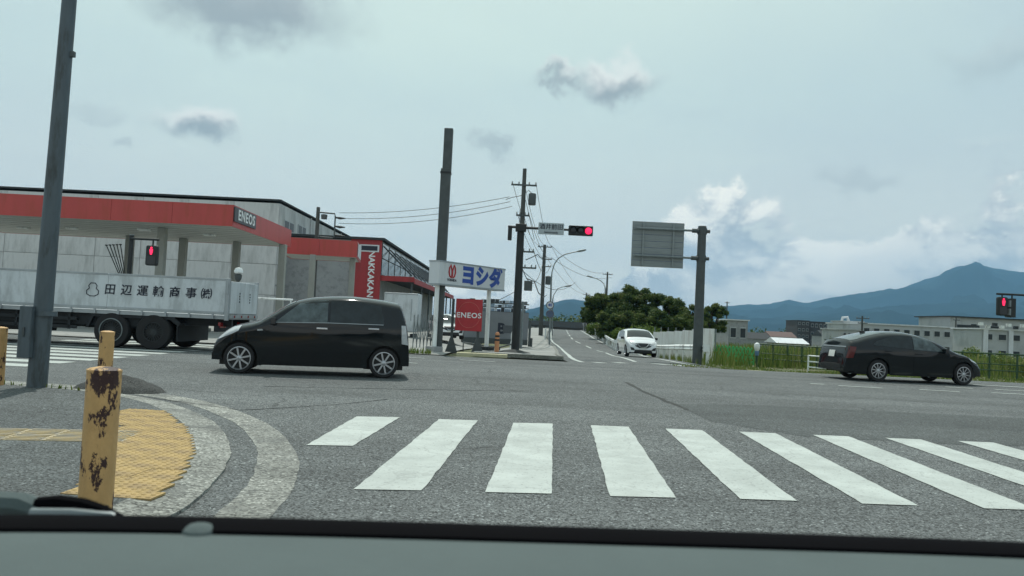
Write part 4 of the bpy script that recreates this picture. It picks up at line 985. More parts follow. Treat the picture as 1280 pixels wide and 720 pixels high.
for py0, py1 in ((285, 291.5), (320.5, 325)):
    z0 = lx(855, (py0 + py1) / 2 - 1).z
    b = MB(); b.path([(xa + .15, -.08, z0), (xb, -.08, z0), (0, -.08, z0)], .045, 8); b.build('arm', GALV, t, smooth=True)
    b = MB(); b.box((xa + (xb - xa) * .48, -.07, z0), (xb - xa - .22, .08, .07)); b.build('arm_rail', GALV, t)
    b = MB(); b.tube((-.42, -.08, z0), (-.16, -.08, z0), .085, n=14); b.tube((.16, -.05, z0), (.30, -.05, z0), .07, n=12); b.tube((0, 0, z0 - .12), (0, 0, z0 + .12), .195, n=18); b.build('clamp', STEELD, t, smooth=True)

# guardrails
def guardrail(pts, label, hgt=.62, beam=.26, posts=2.0, pipes=False):
    pts = [Vector(p) for p in pts]; t = thing('guardrail', label, 'guardrail', (pts[0].x, pts[0].y, H(pts[0].x, pts[0].y)), 0, 'white guardrails along the road ahead'); o = t.location
    path = []
    for a, c in zip(pts, pts[1:]):
        n = max(1, int((c - a).length / posts))
        for k in range(n): path.append(a.lerp(c, k / n))
    path.append(pts[-1])
    gz = lambda q: H(q.x, q.y)
    if pipes:
        for z in (.35, .62, .9): b = MB(); b.path([(q.x - o.x, q.y - o.y, gz(q) - o.z + z) for q in path], .04, 8); b.build('rail', WHITEM, t, smooth=True)
    else:
        b = MB(); g = []
        for dz, dx in ((-.13, 0), (-.11, -.03), (-.06, -.06), (-.02, -.02), (.02, -.02), (.06, -.06), (.11, -.03), (.13, 0)): g.append([(q.x - o.x + dx, q.y - o.y, gz(q) - o.z + hgt + dz) for q in path])
        b.grid(g); b.build('beam', WHITEM, t, smooth=True)
        b = MB(); q = path[0]; b.lathe([(.13, -.14), (.13, .14)], (q.x - o.x + .05, q.y - o.y, gz(q) - o.z + hgt), n=12); b.build('end_cap', WHITEM, t, smooth=True)
    for q in path: b = MB(); b.tube((q.x - o.x + .1, q.y - o.y, gz(q) - o.z - .2), (q.x - o.x + .1, q.y - o.y, gz(q) - o.z + (hgt + .1 if not pipes else .95)), .06, n=10); b.build('post', WHITEM, t)
    return t
def rp(px, depth): p = D(px, 420, depth); return (p.x, p.y, 0)
guardrail([rp(882, 31.5), rp(853, 37), rp(829, 44.5), rp(815, 50)], 'white guardrail beam on posts in front of the white panel fence')
guardrail([rp(769, 64), rp(757, 76), rp(745, 95), rp(736, 118)], 'long white guardrail beam running up the road towards the crest', hgt=.75)
guardrail([rp(797, 55), rp(784, 60), rp(771, 66)], 'white pipe railing beside the bright green hedge', pipes=True)

# white panel fence
pa, pc = D(892, 440, 36.5), D(816, 438, 52); t = thing('panel_fence', 'white steel hoarding panels behind the guardrail', 'fence', (pa.x, pa.y, H(pa.x, pa.y) - .1))
n = 7; v = pc - pa; v.z = 0; ang = math.atan2(v.y, v.x); L_ = v.length / n
for k in range(n):
    q = v * ((k + .5) / n); z0 = H(pa.x + q.x, pa.y + q.y) - t.location.z - .08
    b = MB(); b.box((q.x, q.y, z0 + .82), (L_ - .03, .04, 1.64), Matrix.Rotation(ang, 3, 'Z')); b.build('panel', mat('hoarding_white', (.64, .67, .65), .5, var=.08, dirt=(.5, .5, .47), dirt_amt=.4, stretch=(1, 1, .3)), t)
for k in range(n + 1):
    q = v * (k / n); b = MB(); b.tube((q.x + .08, q.y + .05, -.3), (q.x + .08, q.y + .05, 1.62), .03, n=8); b.build('post', GALV, t)

# ------------------------------------------------------------------ green fences and field on the right
def fence_frame(pa, pc): v = pc - pa; v.z = 0; return v, math.atan2(v.y, v.x)
pa, pc = GH(889, 452.5), GH(944, 456); t = thing('lattice_fence', 'bright green folding lattice fence at the edge of the field', 'fence', (pa.x, pa.y, H(pa.x, pa.y)))
v, ang = fence_frame(pa, pc); L_ = v.length; t.rotation_euler = (0, 0, ang); hh = .80
ns = 12; stp = L_ / ns
me1 = MB(); wd = .040; a_ = Vector((0, 0, .08)); c_ = Vector((stp * 2, 0, hh)); dn = (c_ - a_).normalized(); nn = Vector((-dn.z, 0, dn.x)) * wd
me1.prism([a_ - nn, a_ + nn, c_ + nn, c_ - nn], (0, .012, 0)); s1 = me1.build('slat', GREENF, t)
me2 = MB(); a_ = Vector((0, .016, hh)); c_ = Vector((stp * 2, .016, .08)); dn = (c_ - a_).normalized(); nn = Vector((-dn.z, 0, dn.x)) * wd
me2.prism([a_ - nn, a_ + nn, c_ + nn, c_ - nn], (0, .012, 0)); s2 = me2.build('slat', GREENF, t)
for k in range(1, ns - 1):
    for s_ in (s1, s2): c = s_.copy(); col.objects.link(c); c.parent = t; c.location = (stp * k, 0, 0)
for k in (0, 6, 12): b = MB(); b.box((stp * k, .03, hh / 2), (.05, .05, hh + .06)); b.build('post', GREENF, t)
b = MB(); b.box((L_ / 2, .03, hh * .5), (L_, .02, .03)); b.box((L_ / 2, .035, .14), (L_, .02, .16)); b.build('rail', GREENF, t)
# the covered post
p = GH(945, 458); t = thing('covered_post', 'dark green fence post wrapped in a white and blue cloth', 'post', (p.x + .1, p.y + .35, H(p.x, p.y)), ANG)
b = MB(); b.tube((0, 0, -.1), (0, 0, .80), .05, .05, n=10); b.build('post', GREEND, t)
b = MB(); b.lathe([(.07, .60), (.10, .66), (.12, .75), (.115, .84), (.09, .90), (.04, .93), (.001, .935)], n=12); b.build('white_cloth', WHITEM, t, smooth=True)
b = MB(); b.lathe([(.075, .42), (.085, .50), (.09, .585), (.075, .605)], n=12); b.build('blue_cloth', mat('blue_cloth', (.12, .22, .34), .8), t, smooth=True)
def mesh_fence(pa, pc, label, n, hh=.95):
    t = thing('mesh_fence', label, 'fence', (pa.x, pa.y, H(pa.x, pa.y)), 0, 'dark green fences along the field'); v, ang = fence_frame(pa, pc); t.rotation_euler = (0, 0, ang); L_ = v.length
    for k in range(n + 1): b = MB(); b.tube((L_ * k / n, 0, -.2), (L_ * k / n, 0, hh), .035, n=8); b.build('post', GREEND, t)
    for z in (hh - .05, hh * .55, .3): b = MB(); b.path([(0, -.03, z), (L_, -.03, z)], .02 if z < hh - .1 else .028, 6); b.build('rail', GREEND, t)
    b = MB(); m_ = int(L_ / .12)
    for k in range(m_): b.box((L_ * (k + .5) / m_, 0, hh * .5), (.008, .008, hh - .1))
    for k in range(6): b.box((L_ / 2, 0, .1 + k * (hh - .15) / 5), (L_, .006, .006))
    o = b.build('wire_mesh', GREEND, t); o['kind'] = 'stuff'
    return t
q1, q2, q3, q4 = GH(948, 457), GH(1040, 461), GH(1042, 461), CR(22.5, 27.6)
mesh_fence(q1, q2, 'dark green wire mesh fence beside the cloth wrapped post', 5); mesh_fence(q3, Vector((q4.x, q4.y, 0)), 'long dark green wire mesh fence behind the black liftback car', 12)
# small white barrier
pa, pc = GH(1010, 463), GH(1050, 466); t = thing('pipe_barrier', 'small white pipe barrier at the tail of the black liftback car', 'barrier', (pa.x, pa.y, H(pa.x, pa.y))); v, ang = fence_frame(pa, pc); t.rotation_euler = (0, 0, ang)
for x in (0, v.length): b = MB(); b.tube((x, 0, -.1), (x, 0, .55), .03, n=10); b.build('post', WHITEM, t)
for z in (.12, .32, .53): b = MB(); b.tube((0, 0, z), (v.length, 0, z), .024, n=8); b.build('rail', WHITEM, t)

def blades(name, pts, m, hmin, hmax, wd, lean=.35, seg=2):
    vs = []; fs = []; tint = []
    for (x, y, z, s_) in pts:
        h_ = rng.uniform(hmin, hmax) * s_; a = rng.uniform(0, 6.283); l = rng.uniform(.1, 1) * lean * h_; dx, dy = math.cos(a) * l, math.sin(a) * l; b_ = rng.uniform(0, 6.283); wx, wy = math.cos(b_) * wd, math.sin(b_) * wd
        o = len(vs); vs += [(x - wx, y - wy, z), (x + wx, y + wy, z), (x + dx * .35 + wx * .7, y + dy * .35 + wy * .7, z + h_ * .6), (x + dx * .35 - wx * .7, y + dy * .35 - wy * .7, z + h_ * .6), (x + dx, y + dy, z + h_)]
        fs += [(o, o + 1, o + 2, o + 3), (o + 3, o + 2, o + 4)]; tt = min(1, max(0, rng.gauss(.45 + .35 * noise.noise((x * .5, y * .5, 3)), .2))); tint += [tt, tt]
    me = bpy.data.meshes.new(name); me.from_pydata(vs, [], fs); a = me.attributes.new('tint', 'FLOAT', 'FACE'); a.data.foreach_set('value', tint); me.materials.append(m)
    o = bpy.data.objects.new(name, me); col.objects.link(o); return o
P = []
for k in range(26000):
    u = rng.uniform(5.5, 34); vv = 26.4 + 10 * rng.random() ** 1.5; q = CR(u, vv)
    if q.x < 6.3 and vv > 29: continue
    d_ = noise.noise((u * .35, vv * .35, 1)); edge = sstep(31.0, 31.8, vv)
    if rng.random() > .5 + .6 * d_: continue
    P.append((q.x, q.y, H(q.x, q.y) - .06, .12 + .88 * edge + .12 * d_ + .13 * edge * d_))
tag(blades('grass', P, GRASSM, .25, .95, .022), 'tall weeds and grass filling the field behind the green fence', 'grass', kind='stuff')
P = []
for k in range(9000):
    u = rng.uniform(6, 60); vv = rng.uniform(36, 75); q = CR(u, vv)
    if q.x < 8.5: continue
    P.append((q.x, q.y, H(q.x, q.y) - .06, 1))
tag(blades('grass', P, GRASSM, .5, 1.1, .06), 'rough grass of the open field further back', 'grass', kind='stuff')
P = []
for k in range(900):
    y = rng.uniform(30, 70); x = lerp_tab(RT, y) + rng.uniform(.75, 1.3)
    P.append((x, y, H(x, y) - .05, .5))
for k in range(500):
    q = CR(rng.uniform(-6.0, -2.6), 26.15 + rng.random() * .35); P.append((q.x, q.y, .0, .28))
for k in range(350):
    i = rng.randrange(20, len(BL) - 12); q = off(BL, rng.uniform(-.29, -.24))[i]; 
    if q.y > 9.6: P.append((q.x, q.y, .03, .12))
tag(blades('weeds', P, GRASSM, .3, .8, .012), 'thin weeds growing along kerbs and guardrail posts', 'weeds', kind='stuff')

# ------------------------------------------------------------------ trees
def leaves(name, centres, m, count, size, parent, shell=.55):
    vs = []; fs = []; tint = []; tot = sum(r[1] * r[1] for r in centres)
    for (c, r_, sq) in centres:
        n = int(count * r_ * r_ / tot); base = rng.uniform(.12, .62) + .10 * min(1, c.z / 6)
        for k in range(n):
            d = Vector((rng.gauss(0, 1), rng.gauss(0, 1), rng.gauss(0, 1))).normalized(); rad = r_ * (shell + (1 - shell) * rng.random()) * (1 + .35 * noise.noise(d * 2.3 + c))
            p = c + Vector((d.x * rad, d.y * rad, d.z * rad * sq)); s_ = size * rng.uniform(.6, 1.4)
            a = Vector((rng.gauss(0, 1), rng.gauss(0, 1), rng.gauss(0, .6))).normalized(); b_ = a.cross(d + Vector((rng.gauss(0, .5), rng.gauss(0, .5), rng.gauss(0, .5)))).normalized()
            o = len(vs); vs += [p - a * s_, p + b_ * s_ * .45 , p + a * s_, p - b_ * s_ * .45]; fs.append((o, o + 1, o + 2, o + 3))
            tint.append(min(1, max(0, base + rng.gauss(0, .13) + .12 * d.z)))  # higher and upward leaves tinted lighter, standing for sunlight on the crown tops
    me = bpy.data.meshes.new(name); me.from_pydata([tuple(v) for v in vs], [], fs); a = me.attributes.new('tint', 'FLOAT', 'FACE'); a.data.foreach_set('value', tint); me.materials.append(m)
    o = bpy.data.objects.new(name, me); col.objects.link(o); o.parent = parent; return o
def tree(px, depth, topy, halfw_px, label, count=7000, m=None, group='trees beside the road ahead', seed=0, low=.18):
    pt = D(px, topy, depth); z = H(pt.x, pt.y); hh = pt.z - z; hw = halfw_px * depth / 1000
    t = thing('tree', label, 'tree', (pt.x, pt.y, z), 0, group); b = MB(); b.path([(0, 0, -.2), (.05, 0, hh * .2), (-.08, .05, hh * .42), (.05, 0, hh * .7)], [.2, .16, .12, .05], 8)
    cs = []
    for k in range(64):
        a = rng.uniform(0, 6.283); rr = hw * .86 * math.sqrt(rng.random()); f = rr / hw; zc = hh * (low + .12 + (.82 - low - .12) * rng.random() * (1 - .35 * f * f)); r_ = hw * rng.uniform(.15, .29)
        zc = min(zc, hh - r_ * .7); c = Vector((math.cos(a) * rr, math.sin(a) * rr * .8, zc)); cs.append((c, r_, .75))
        if k % 3 == 0: b.path([(0, 0, hh * .25), tuple(c * .55 + Vector((0, 0, hh * .12))), tuple(c)], [.08, .05, .02], 5)
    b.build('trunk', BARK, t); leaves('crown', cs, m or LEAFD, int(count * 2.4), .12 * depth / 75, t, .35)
tree(757, 88, 351, 27, 'broad dark green tree beside the curved street lamp', 7500); tree(797, 84, 344, 36, 'tallest rounded tree of the roadside clump, with top leaves coloured lighter as if sunlit', 10000)
tree(838, 82, 359, 29, 'lower dark tree in the middle of the roadside clump', 7000); tree(866, 78, 369, 22, 'dark tree half behind the sign pole', 4500); tree(890, 80, 369, 21, 'ragged dark tree at the end of the clump past the sign pole', 4500)
tree(736, 120, 372, 10, 'slim tree far back at the roadside, left of the clump', 1800)
tree(776, 78, 376, 30, 'dark lower tree behind the hedge', 5000, low=.05); tree(820, 76, 378, 30, 'dark shrubby tree behind the white hatchback', 5000, low=.05); tree(858, 75, 384, 28, 'dark shrubby tree behind the white hoarding', 4500, low=.05)
def shrub(px, depth, topy, hw_px, label, m, count, group=None, name='hedge_bush'):
    pt = D(px, topy, depth); z = H(pt.x, pt.y); hh = pt.z - z; hw = hw_px * depth / 1000; t = thing(name, label, 'bush', (pt.x, pt.y, z), 0, group)
    cs = [(Vector((rng.uniform(-.8, .8) * hw, rng.uniform(-.5, .5), hh * rng.uniform(.25, .72))), hh * .34, .9) for k in range(12)]
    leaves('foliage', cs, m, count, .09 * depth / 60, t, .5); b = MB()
    for k in range(5): b.path([(rng.uniform(-.6, .6) * hw, 0, -.1), (rng.uniform(-.7, .7) * hw, 0, hh * .5)], [.03, .012], 5)
    b.build('stem', BARK, t)
shrub(783, 71, 405.5, 13, 'bright green hedge bush behind the white pipe railing', LEAFB, 3500); shrub(803, 66, 403, 13, 'bright green bush with pale shoots behind the white hatchback', LEAFB, 3500); shrub(822, 62, 407, 13, 'bright green bush at the end of the hoarding', LEAFB, 2500)
shrub(744, 100, 401, 8, 'pale grey green bush at the roadside by the crest', LEAFB, 1200); shrub(738, 135, 407, 7, 'brownish shrub at the crest of the road', LEAFD, 700)
shrub(1130, 100, 414, 9, 'round green bush in front of the long factory', LEAFB, 1200); shrub(1213, 70, 432, 14, 'rust tinged weeds clump by the hall', GRASSM, 1200); shrub(1045, 110, 420, 9, 'dark bush beside the white logo building', LEAFD, 900)
shrub(1265, 33, 440, 16, 'tall roadside weeds clump at the end of the mesh fence', GRASSM, 1500)
# far-off belt of trees and roofs
vs = []; b = MB()
cs = []
for k in range(160):
    x = rng.uniform(-40, 420); y = rng.uniform(300, 420); r_ = rng.uniform(3, 6.5); cs.append((Vector((x, y, -3 + r_ * .55)), r_, .8))
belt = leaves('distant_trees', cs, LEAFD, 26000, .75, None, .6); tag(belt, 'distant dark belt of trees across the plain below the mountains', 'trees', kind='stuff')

# ------------------------------------------------------------------ filling station and yards on the left
def hit(px, py, p0, nrm):
    r = ray(px, py); n_ = Vector(nrm); return CAM + r * ((Vector(p0) - CAM).dot(n_) / r.dot(n_))
def canopy(name, label, corner_px, d0, ybot, ytop, length, depth, rz, cols_, sign=False, group='red station canopies'):
    p = D(corner_px, ybot, d0); zb_, zt_ = p.z, D(corner_px, ytop, d0).z
    t = thing(name, label, 'canopy', (p.x, p.y, 0), rz, group); bpy.context.view_layer.update()
    b = MB(); b.box((-length / 2, depth / 2, (zb_ + zt_) / 2 + .05), (length - .14, depth - .14, zt_ - zb_ - .2)); b.build('roof_deck', SOFFIT, t)
    npn = max(1, round(length / 2.4)); L_ = length / npn; h_ = zt_ - zb_
    for k in range(npn):
        for y in (0, depth): b = MB(); b.box((-L_ * (k + .5), y, zb_ + h_ / 2), (L_ - .012, .07, h_)); b.build('fascia_panel', RED, t)
    npn = max(1, round(depth / 2.4)); L_ = (depth - .08) / npn
    for k in range(npn):
        for x in (-.037, -length + .037): b = MB(); b.box((x, .04 + L_ * (k + .5), zb_ + h_ / 2), (.07, L_ - .012, h_)); b.build('fascia_panel', RED, t)
    b = MB(); b.box((-length / 2, depth / 2, zb_ + .035), (length - .2, depth - .2, .05)); sof = b.build('soffit', SOFFIT, t)
    nj = int(depth / .9)
    for k in range(nj): b = MB(); b.box((-length / 2, .5 + k * .9, zb_ + .006), (length - .3, .03, .012)); b.build('soffit_batten', COLUMN, sof)
    for cx, cd_ in cols_:
        q = D(cx, 340, cd_); l = loc(t, q); b = MB(); b.box((l.x, l.y, zb_ / 2 - .05), (.34, .34, zb_ + .1)); b.build('column', COLUMN, t, bevel=.02)
        b = MB(); b.box((l.x, l.y, .35), (.5, .5, .7)); b.build('column_guard', SIGNW, t, bevel=.03)
    return t, zb_, zt_
C1, z0, z1 = canopy('station_canopy', 'large red edged filling station canopy with white lettering on its end', 291, 33, 283, 256, 15, 9.2, ANG + R(1.0), [(200, 35), (160, 40), (227, 40), (294, 40.5), (352, 40.8), (60, 40)])
b = MB(); b.box((.03, 1.45, z0 + .52), (.06, 2.9, .62)); sgn = b.build('name_panel', mat('sign_charcoal', (.03, .03, .035), .4), C1, bevel=.01)
text('ENEOS', .60, 'lettering', INKW, sgn, (.066, 1.55, z0 + .52), (R(90), 0, R(90)), .016, sx=1.12, space=1.16)
for px, py, d_ in ((90, 287, 37), (180, 291, 36), (30, 283, 38), (262, 292, 37)): l = loc(C1, D(px, py, d_)); b = MB(); b.box((l.x, l.y, z0 - .04), (.5, .3, .08)); b.build('ceiling_light', WHITEM, C1)
pA, pB_ = D(447, 322, 47.5), D(357, 312, 44.2); rz2 = math.atan2(pA.y - pB_.y, pA.x - pB_.x)
rz2 = ANG + R(8)
C2, z2, z3 = canopy('station_canopy', 'lower red edged canopy attached behind the large station canopy', 446, 47.5, 322, 301.5, 4.4, 4.5, rz2, [(390, 46.8), (440, 48.5)])
b = MB(); l0 = loc(C2, D(438, 312, 47.2))
b.box((.04, 1.9, (z2 + z3) / 2), (.03, 3.2, z3 - z2 - .2)); b.build('pale_end_panel', SIGNW, C2)
# pumps on an island, mostly behind the truck
def pump(px, d_, label):
    p = D(px, 380, d_); t = thing('fuel_pump', label, 'fuel pump', (p.x, p.y, .02), ANG, 'fuel pumps under the canopy')
    b = MB(); b.box((0, 0, .08), (1.3, .8, .16)); b.build('plinth', CONC, t, bevel=.02); b = MB(); b.box((0, 0, .86), (.9, .5, 1.4)); b.build('cabinet', SIGNW, t, bevel=.03)
    b = MB(); b.box((0, -.26, 1.25), (.6, .02, .3)); b.build('display', GLASS, t); b = MB(); b.path([(.46, -.1, 1.2), (.7, -.15, .8), (.62, -.2, .4), (.48, -.2, .9)], .025, 6); b.build('hose', BLACKP, t)
pump(245, 38, 'white fuel pump standing between canopy columns behind the truck')
# thin rods leaning under the canopy
p0 = D(140, 330, 36); t = thing('rod_rack', 'row of thin slanted rods standing under the canopy behind the truck', 'rack', (p0.x, p0.y, .02), ANG); bpy.context.view_layer.update()
for k in range(5):
    a_ = loc(t, D(133 + 4.4 * k, 306.5 - .2 * k, 36)); c_ = loc(t, D(147 + 2.2 * k, 339, 36)); dn = (c_ - a_); e_ = a_ + dn * (a_.z / -dn.z)
    b = MB(); b.path([a_, e_], .022, 6); b.build('rod', POLEBK, t)
    b = MB(); b.box(a_, (.1, .06, .05)); b.build('rod_head', POLEBK, t)
# pedestrian signals
def ped_signal(head_pts, d_, pole_px, pole_top, label, second=None):
    p = D(pole_px, 400, d_); p.z = H(p.x, p.y); t = thing('pedestrian_signal', label, 'traffic signal', p, ANG, 'red pedestrian lights at the far crossings'); bpy.context.view_layer.update()
    zt_ = D(pole_px, pole_top, d_).z - p.z; vpole(p, zt_, .085, .08, POLEBK, t)
    b = MB(); b.tube((0, 0, zt_), (0, 0, zt_ + .03), .09, n=12); b.build('pole_cap', GALV, t)
    x0, y0, x1, y1 = head_pts; a_, c_ = loc(t, D(x0, y0, d_)), loc(t, D(x1, y1, d_)); xc, zc = (a_.x + c_.x) / 2, (a_.z + c_.z) / 2; w_, h_ = abs(c_.x - a_.x), abs(a_.z - c_.z)
    b = MB(); b.path([(0, -.1, zt_ - .12), (xc + (.2 if xc > 0 else -.2), -.1, zt_ - .12)], .04, 8); b.tube((xc, -.1, zt_ - .12), (xc, -.1, zc + h_ / 2), .03, n=8); b.build('arm', POLEBK, t)
    b = MB(); b.box((xc, -.1, zc), (w_, .2, h_)); hd = b.build('signal_housing', POLEBK, t, bevel=.06)
    # standing red figure
    b = MB(); z_ = zc + h_ * .22; b.lathe([(.001, 0), (.035, .0), (.04, .012), (.001, .02)], (xc, -.222, z_ + .105), axis='Y', n=12); b.prism([(xc - .06, -.205, z_ + .06), (xc + .06, -.205, z_ + .06), (xc + .05, -.205, z_ - .03), (xc + .03, -.205, z_ - .13), (xc - .03, -.205, z_ - .13), (xc - .05, -.205, z_ - .03)], (0, -.015, 0)); b.build('red_figure', REDLAMP, hd)
    b = MB(); b.box((xc, -.201, zc - h_ * .24), (w_ * .7, .01, h_ * .4)); b.build('dark_lens', mat('signal_lens_off', (.02, .025, .03), .3), hd)
    if second:
        x0, y0, x1, y1 = second; a_, c_ = loc(t, D(x0, y0, d_)), loc(t, D(x1, y1, d_)); xc, zc = (a_.x + c_.x) / 2, (a_.z + c_.z) / 2; h_ = abs(a_.z - c_.z)
        b = MB(); b.box((xc, -.02, zc), (.2, .36, h_)); b.tube((xc, -.1, zt_ - .12), (xc, -.1, zc + h_ / 2), .03, n=8); h2 = b.build('side_signal_housing', POLEBK, t, bevel=.05)
        for s_ in (1, -1): b = MB(); b.box((xc - .12, -.08, zc + s_ * h_ * .22), (.06, .26, h_ * .34)); b.build('visor', GALV, h2)
    return t
ped_signal((183.5, 306.5, 197.5, 332.5), 28, 157.5, 293.5, 'red pedestrian light on a dark pole seen above the white truck')
ped_signal((1245, 371, 1256.5, 395), 30, 1300, 366, 'red pedestrian light hanging from an arm above the black liftback car', (1259, 373, 1267, 397))
# lamp post seen over the tailgate
p = D(294.5, 400, 24.5); t = thing('beacon_post', 'dark post topped by a white capped round lamp behind the truck tailgate', 'post', (p.x, p.y, 0)); zz_ = D(294, 334, 24.5).z
vpole(p, zz_ - .1, .05, .045, STEELD, t); b = MB(); b.lathe([(.06, zz_ - .42), (.10, zz_ - .34), (.11, zz_ - .22), (.06, zz_ - .2)], n=14); b.build('lamp_body', STEELD, t, smooth=True)
b = MB(); b.lathe([(.07, zz_ - .2), (.13, zz_ - .16), (.13, zz_ - .09), (.09, zz_ - .02), (.001, zz_)], n=14); b.build('lamp_cap', WHITEM, t, smooth=True)
# white rail behind the hatchback's bonnet
a_, c_ = D(318, 372.5, 31), D(366, 375, 31); t = thing('white_rail', 'white pipe rail on posts in front of the station wall', 'rail', (a_.x, a_.y, .02)); v = c_ - a_
b = MB(); b.path([(0, 0, a_.z - .02), (v.x, v.y, a_.z - .02)], .035, 8); b.build('rail', WHITEM, t)
for k in (.05, .95): b = MB(); b.tube((v.x * k, v.y * k, -.05), (v.x * k, v.y * k, a_.z - .02), .03, n=8); b.build('post', WHITEM, t)

# big grey warehouse
wc = D(350, 250, 60); zW = wc.z; t = thing('warehouse', 'long pale grey warehouse with dark roof edge behind the filling station', 'building', (wc.x, wc.y, 0), ANG); bpy.context.view_layer.update()
LW, DW = 34, 27
b = MB(); b.box((-LW / 2, DW / 2, zW / 2 - .1), (LW - .1, DW - .1, zW - .3)); b.build('core', WALLG, t)
rows_ = 4; hr = (zW - .25) / rows_; npn = 10; pw = LW / npn
pm_ = MB(); pm_.box((0, 0, 0), (pw - .03, .08, hr - .03)); proto = pm_.build('wall_panel', WALLW, t); first = True
for k in range(npn):
    for r_ in range(rows_):
        o = proto if first else proto.copy()
        if not first: col.objects.link(o)
        first = False; o.location = (-pw * (k + .5), 0, hr * (r_ + .5))
npn2 = 9; pw2 = DW / npn2; pm_ = MB(); pm_.box((0, 0, 0), (.08, pw2 - .03, hr - .03)); proto = pm_.build('wall_panel', WALLW, t); first = True
for k in range(npn2):
    for r_ in range(rows_):
        o = proto if first else proto.copy()
        if not first: col.objects.link(o)
        first = False; o.location = (-.002, pw2 * (k + .5) + .045, hr * (r_ + .5))
b = MB(); b.box((-LW / 2, DW / 2, zW - .03), (LW + .2, DW + .2, .13)); b.build('roof_edge', ROOFD, t)
b = MB(); b.box((.05, DW * .5, 3.05), (.05, DW, .12)); b.build('string_course', WALLG, t)
nrm = M3 @ Vector((1, 0, 0)); nrm = Vector((ca, sa, 0))
for x0, y0, x1, y1 in ((354, 278, 366, 288), (371.5, 284.5, 381, 292), (354.5, 341, 359.5, 353), (366, 342.5, 377, 356), (398, 350, 406, 362), (411, 352, 419, 364), (423.5, 354, 431, 365)):
    a_, c_ = loc(t, hit(x0, y0, wc, nrm)), loc(t, hit(x1, y1, wc, nrm)); ym, zm, wy, wz = (a_.y + c_.y) / 2, (a_.z + c_.z) / 2, abs(c_.y - a_.y), max(.8, abs(a_.z - c_.z) * .9)
    b = MB(); b.box((.05, ym, zm), (.10, wy, wz)); wn = b.build('window', FRAME, t)
    for s_ in (-.25, .25): b = MB(); b.box((.075, ym + wy * s_, zm), (.06, wy * .42, wz - .16)); b.build('pane', WINDOW, wn)
# drainpipes
for k in (3, 7): b = MB(); b.tube((.1, pw2 * k + .05, 0), (.1, pw2 * k + .05, zW - .2), .06, n=8); b.build('drainpipe', WALLW, t)
# shop with the red gable panel
sc_ = D(478, 299, 62); zS = sc_.z; t = thing('red_shop', 'red fronted shop with white upright lettering and glass side wall', 'building', (sc_.x, sc_.y, 0), ANG); bpy.context.view_layer.update()
wl = (478 - 449) * .062 + .6
b = MB(); b.box((-wl / 2, .04, zS / 2), (wl, .1, zS)); rp_ = b.build('red_front', REDD, t)
text('NAKKAKAN', .66, 'lettering', INKW, rp_, (-.75, -.03, zS - 2.75), (R(90), R(90), 0), .016)
b = MB(); b.box((-.95, -.03, zS - .75), (1.5, .06, .55)); pl_ = b.build('white_plaque', SIGNW, rp_); b = MB(); b.box((-.95, -.065, zS - .75), (1.25, .012, .36)); b.build('plaque_marks', INKK, pl_)
LS = 42
b = MB(); b.prism([(-9, .1, 0), (-9, .1, zS - .15), (-.06, .1, zS - .15), (-.06, .1, 0)], (0, LS, 0)); b.build('core', WALLG, t)
b = MB(); b.box((-4.6, LS / 2, zS), (9.6, LS + .4, .18)); b.build('roof', ROOFD, t)
zc2 = D(478, 346, 62).z
for k in range(12):
    y0 = .25 + k * 3.45; b = MB(); b.box((-.03, y0 + 1.68, (zS + zc2) / 2 - .05), (.06, 3.36, zS - zc2 - .5)); pn = b.build('glass_panel', mat('shop_glass', (.17, .20, .20), .12, var=.3, scale=.4), t)
    b = MB(); b.box((.01, y0 + 1.68, (zS + zc2) / 2), (.03, 3.36, .06)); b.box((.01, y0, (zS + zc2) / 2 - .05), (.04, .10, zS - zc2 - .5)); b.build('mullion', ROOFD, pn)
    b = MB(); b.path([(.05, y0 + .2, zS - .5), (2.2, y0 + 1.6, zc2 + .25)], .06, 6); b.build('stay_rod', ROOFD, t)
b = MB(); b.prism([(0.0, .2, zc2 + .12), (2.6, .2, zc2 - .05), (2.6, .2, zc2 - .4), (0, .2, zc2 - .22)], (0, LS - .4, 0)); cn = b.build('awning', ROOFD, t)
b = MB(); b.box((2.62, LS / 2, zc2 - .2), (.05, LS - .4, .42)); b.box((1.3, .17, zc2 - .10), (2.6, .05, .40)); b.build('awning_fascia', REDD, cn)
for k in range(7): b = MB(); b.tube((2.4, .5 + k * 6.6, -.05), (2.4, .5 + k * 6.6, zc2 - .2), .08, n=10); b.build('awning_post', STEELD, t)
# boxes and gate in the yard
p = D(500, 400, 46); t = thing('white_container', 'white box body standing in the yard behind the hatchback tail', 'container', (p.x, p.y, .02), ANG); bpy.context.view_layer.update()
zt_ = loc(t, D(500, 366, 46)).z; b = MB(); b.box((0, 1.0, zt_ / 2 + .15), (1.95, 2.0, zt_ - .3)); bd = b.build('box_body', TRUCKW, t, bevel=.03)
b = MB(); b.box((.62, -.012, zt_ * .62), (.05, .03, zt_ * .5)); b.box((0, -.012, zt_ - .05), (1.95, .03, .07)); b.build('door_bar', TRUCKG, bd)
for x in (-.7, .7): b = MB(); b.box((x, 1.0, .08), (.2, 1.9, .2)); b.build('skid', CHASSIS, t)
p = GH(512, 438.5); t = thing('folding_gate', 'grey folding yard gate between the hatchback and the dark post', 'gate', (p.x, p.y + .6, .02), ANG)
for k in range(7): b = MB(); b.box((k * .13, .05 * (k % 2), .62 + .02 * (k % 3)), (.035, .035, 1.25)); b.build('bar', GALV, t)
for k in range(6):
    for s_ in (1, -1): b = MB(); b.path([(k * .13, .02, .6 - s_ * .45), (k * .13 + .13, .02, .6 + s_ * .45)], .012, 5); b.build('brace', GALV, t)
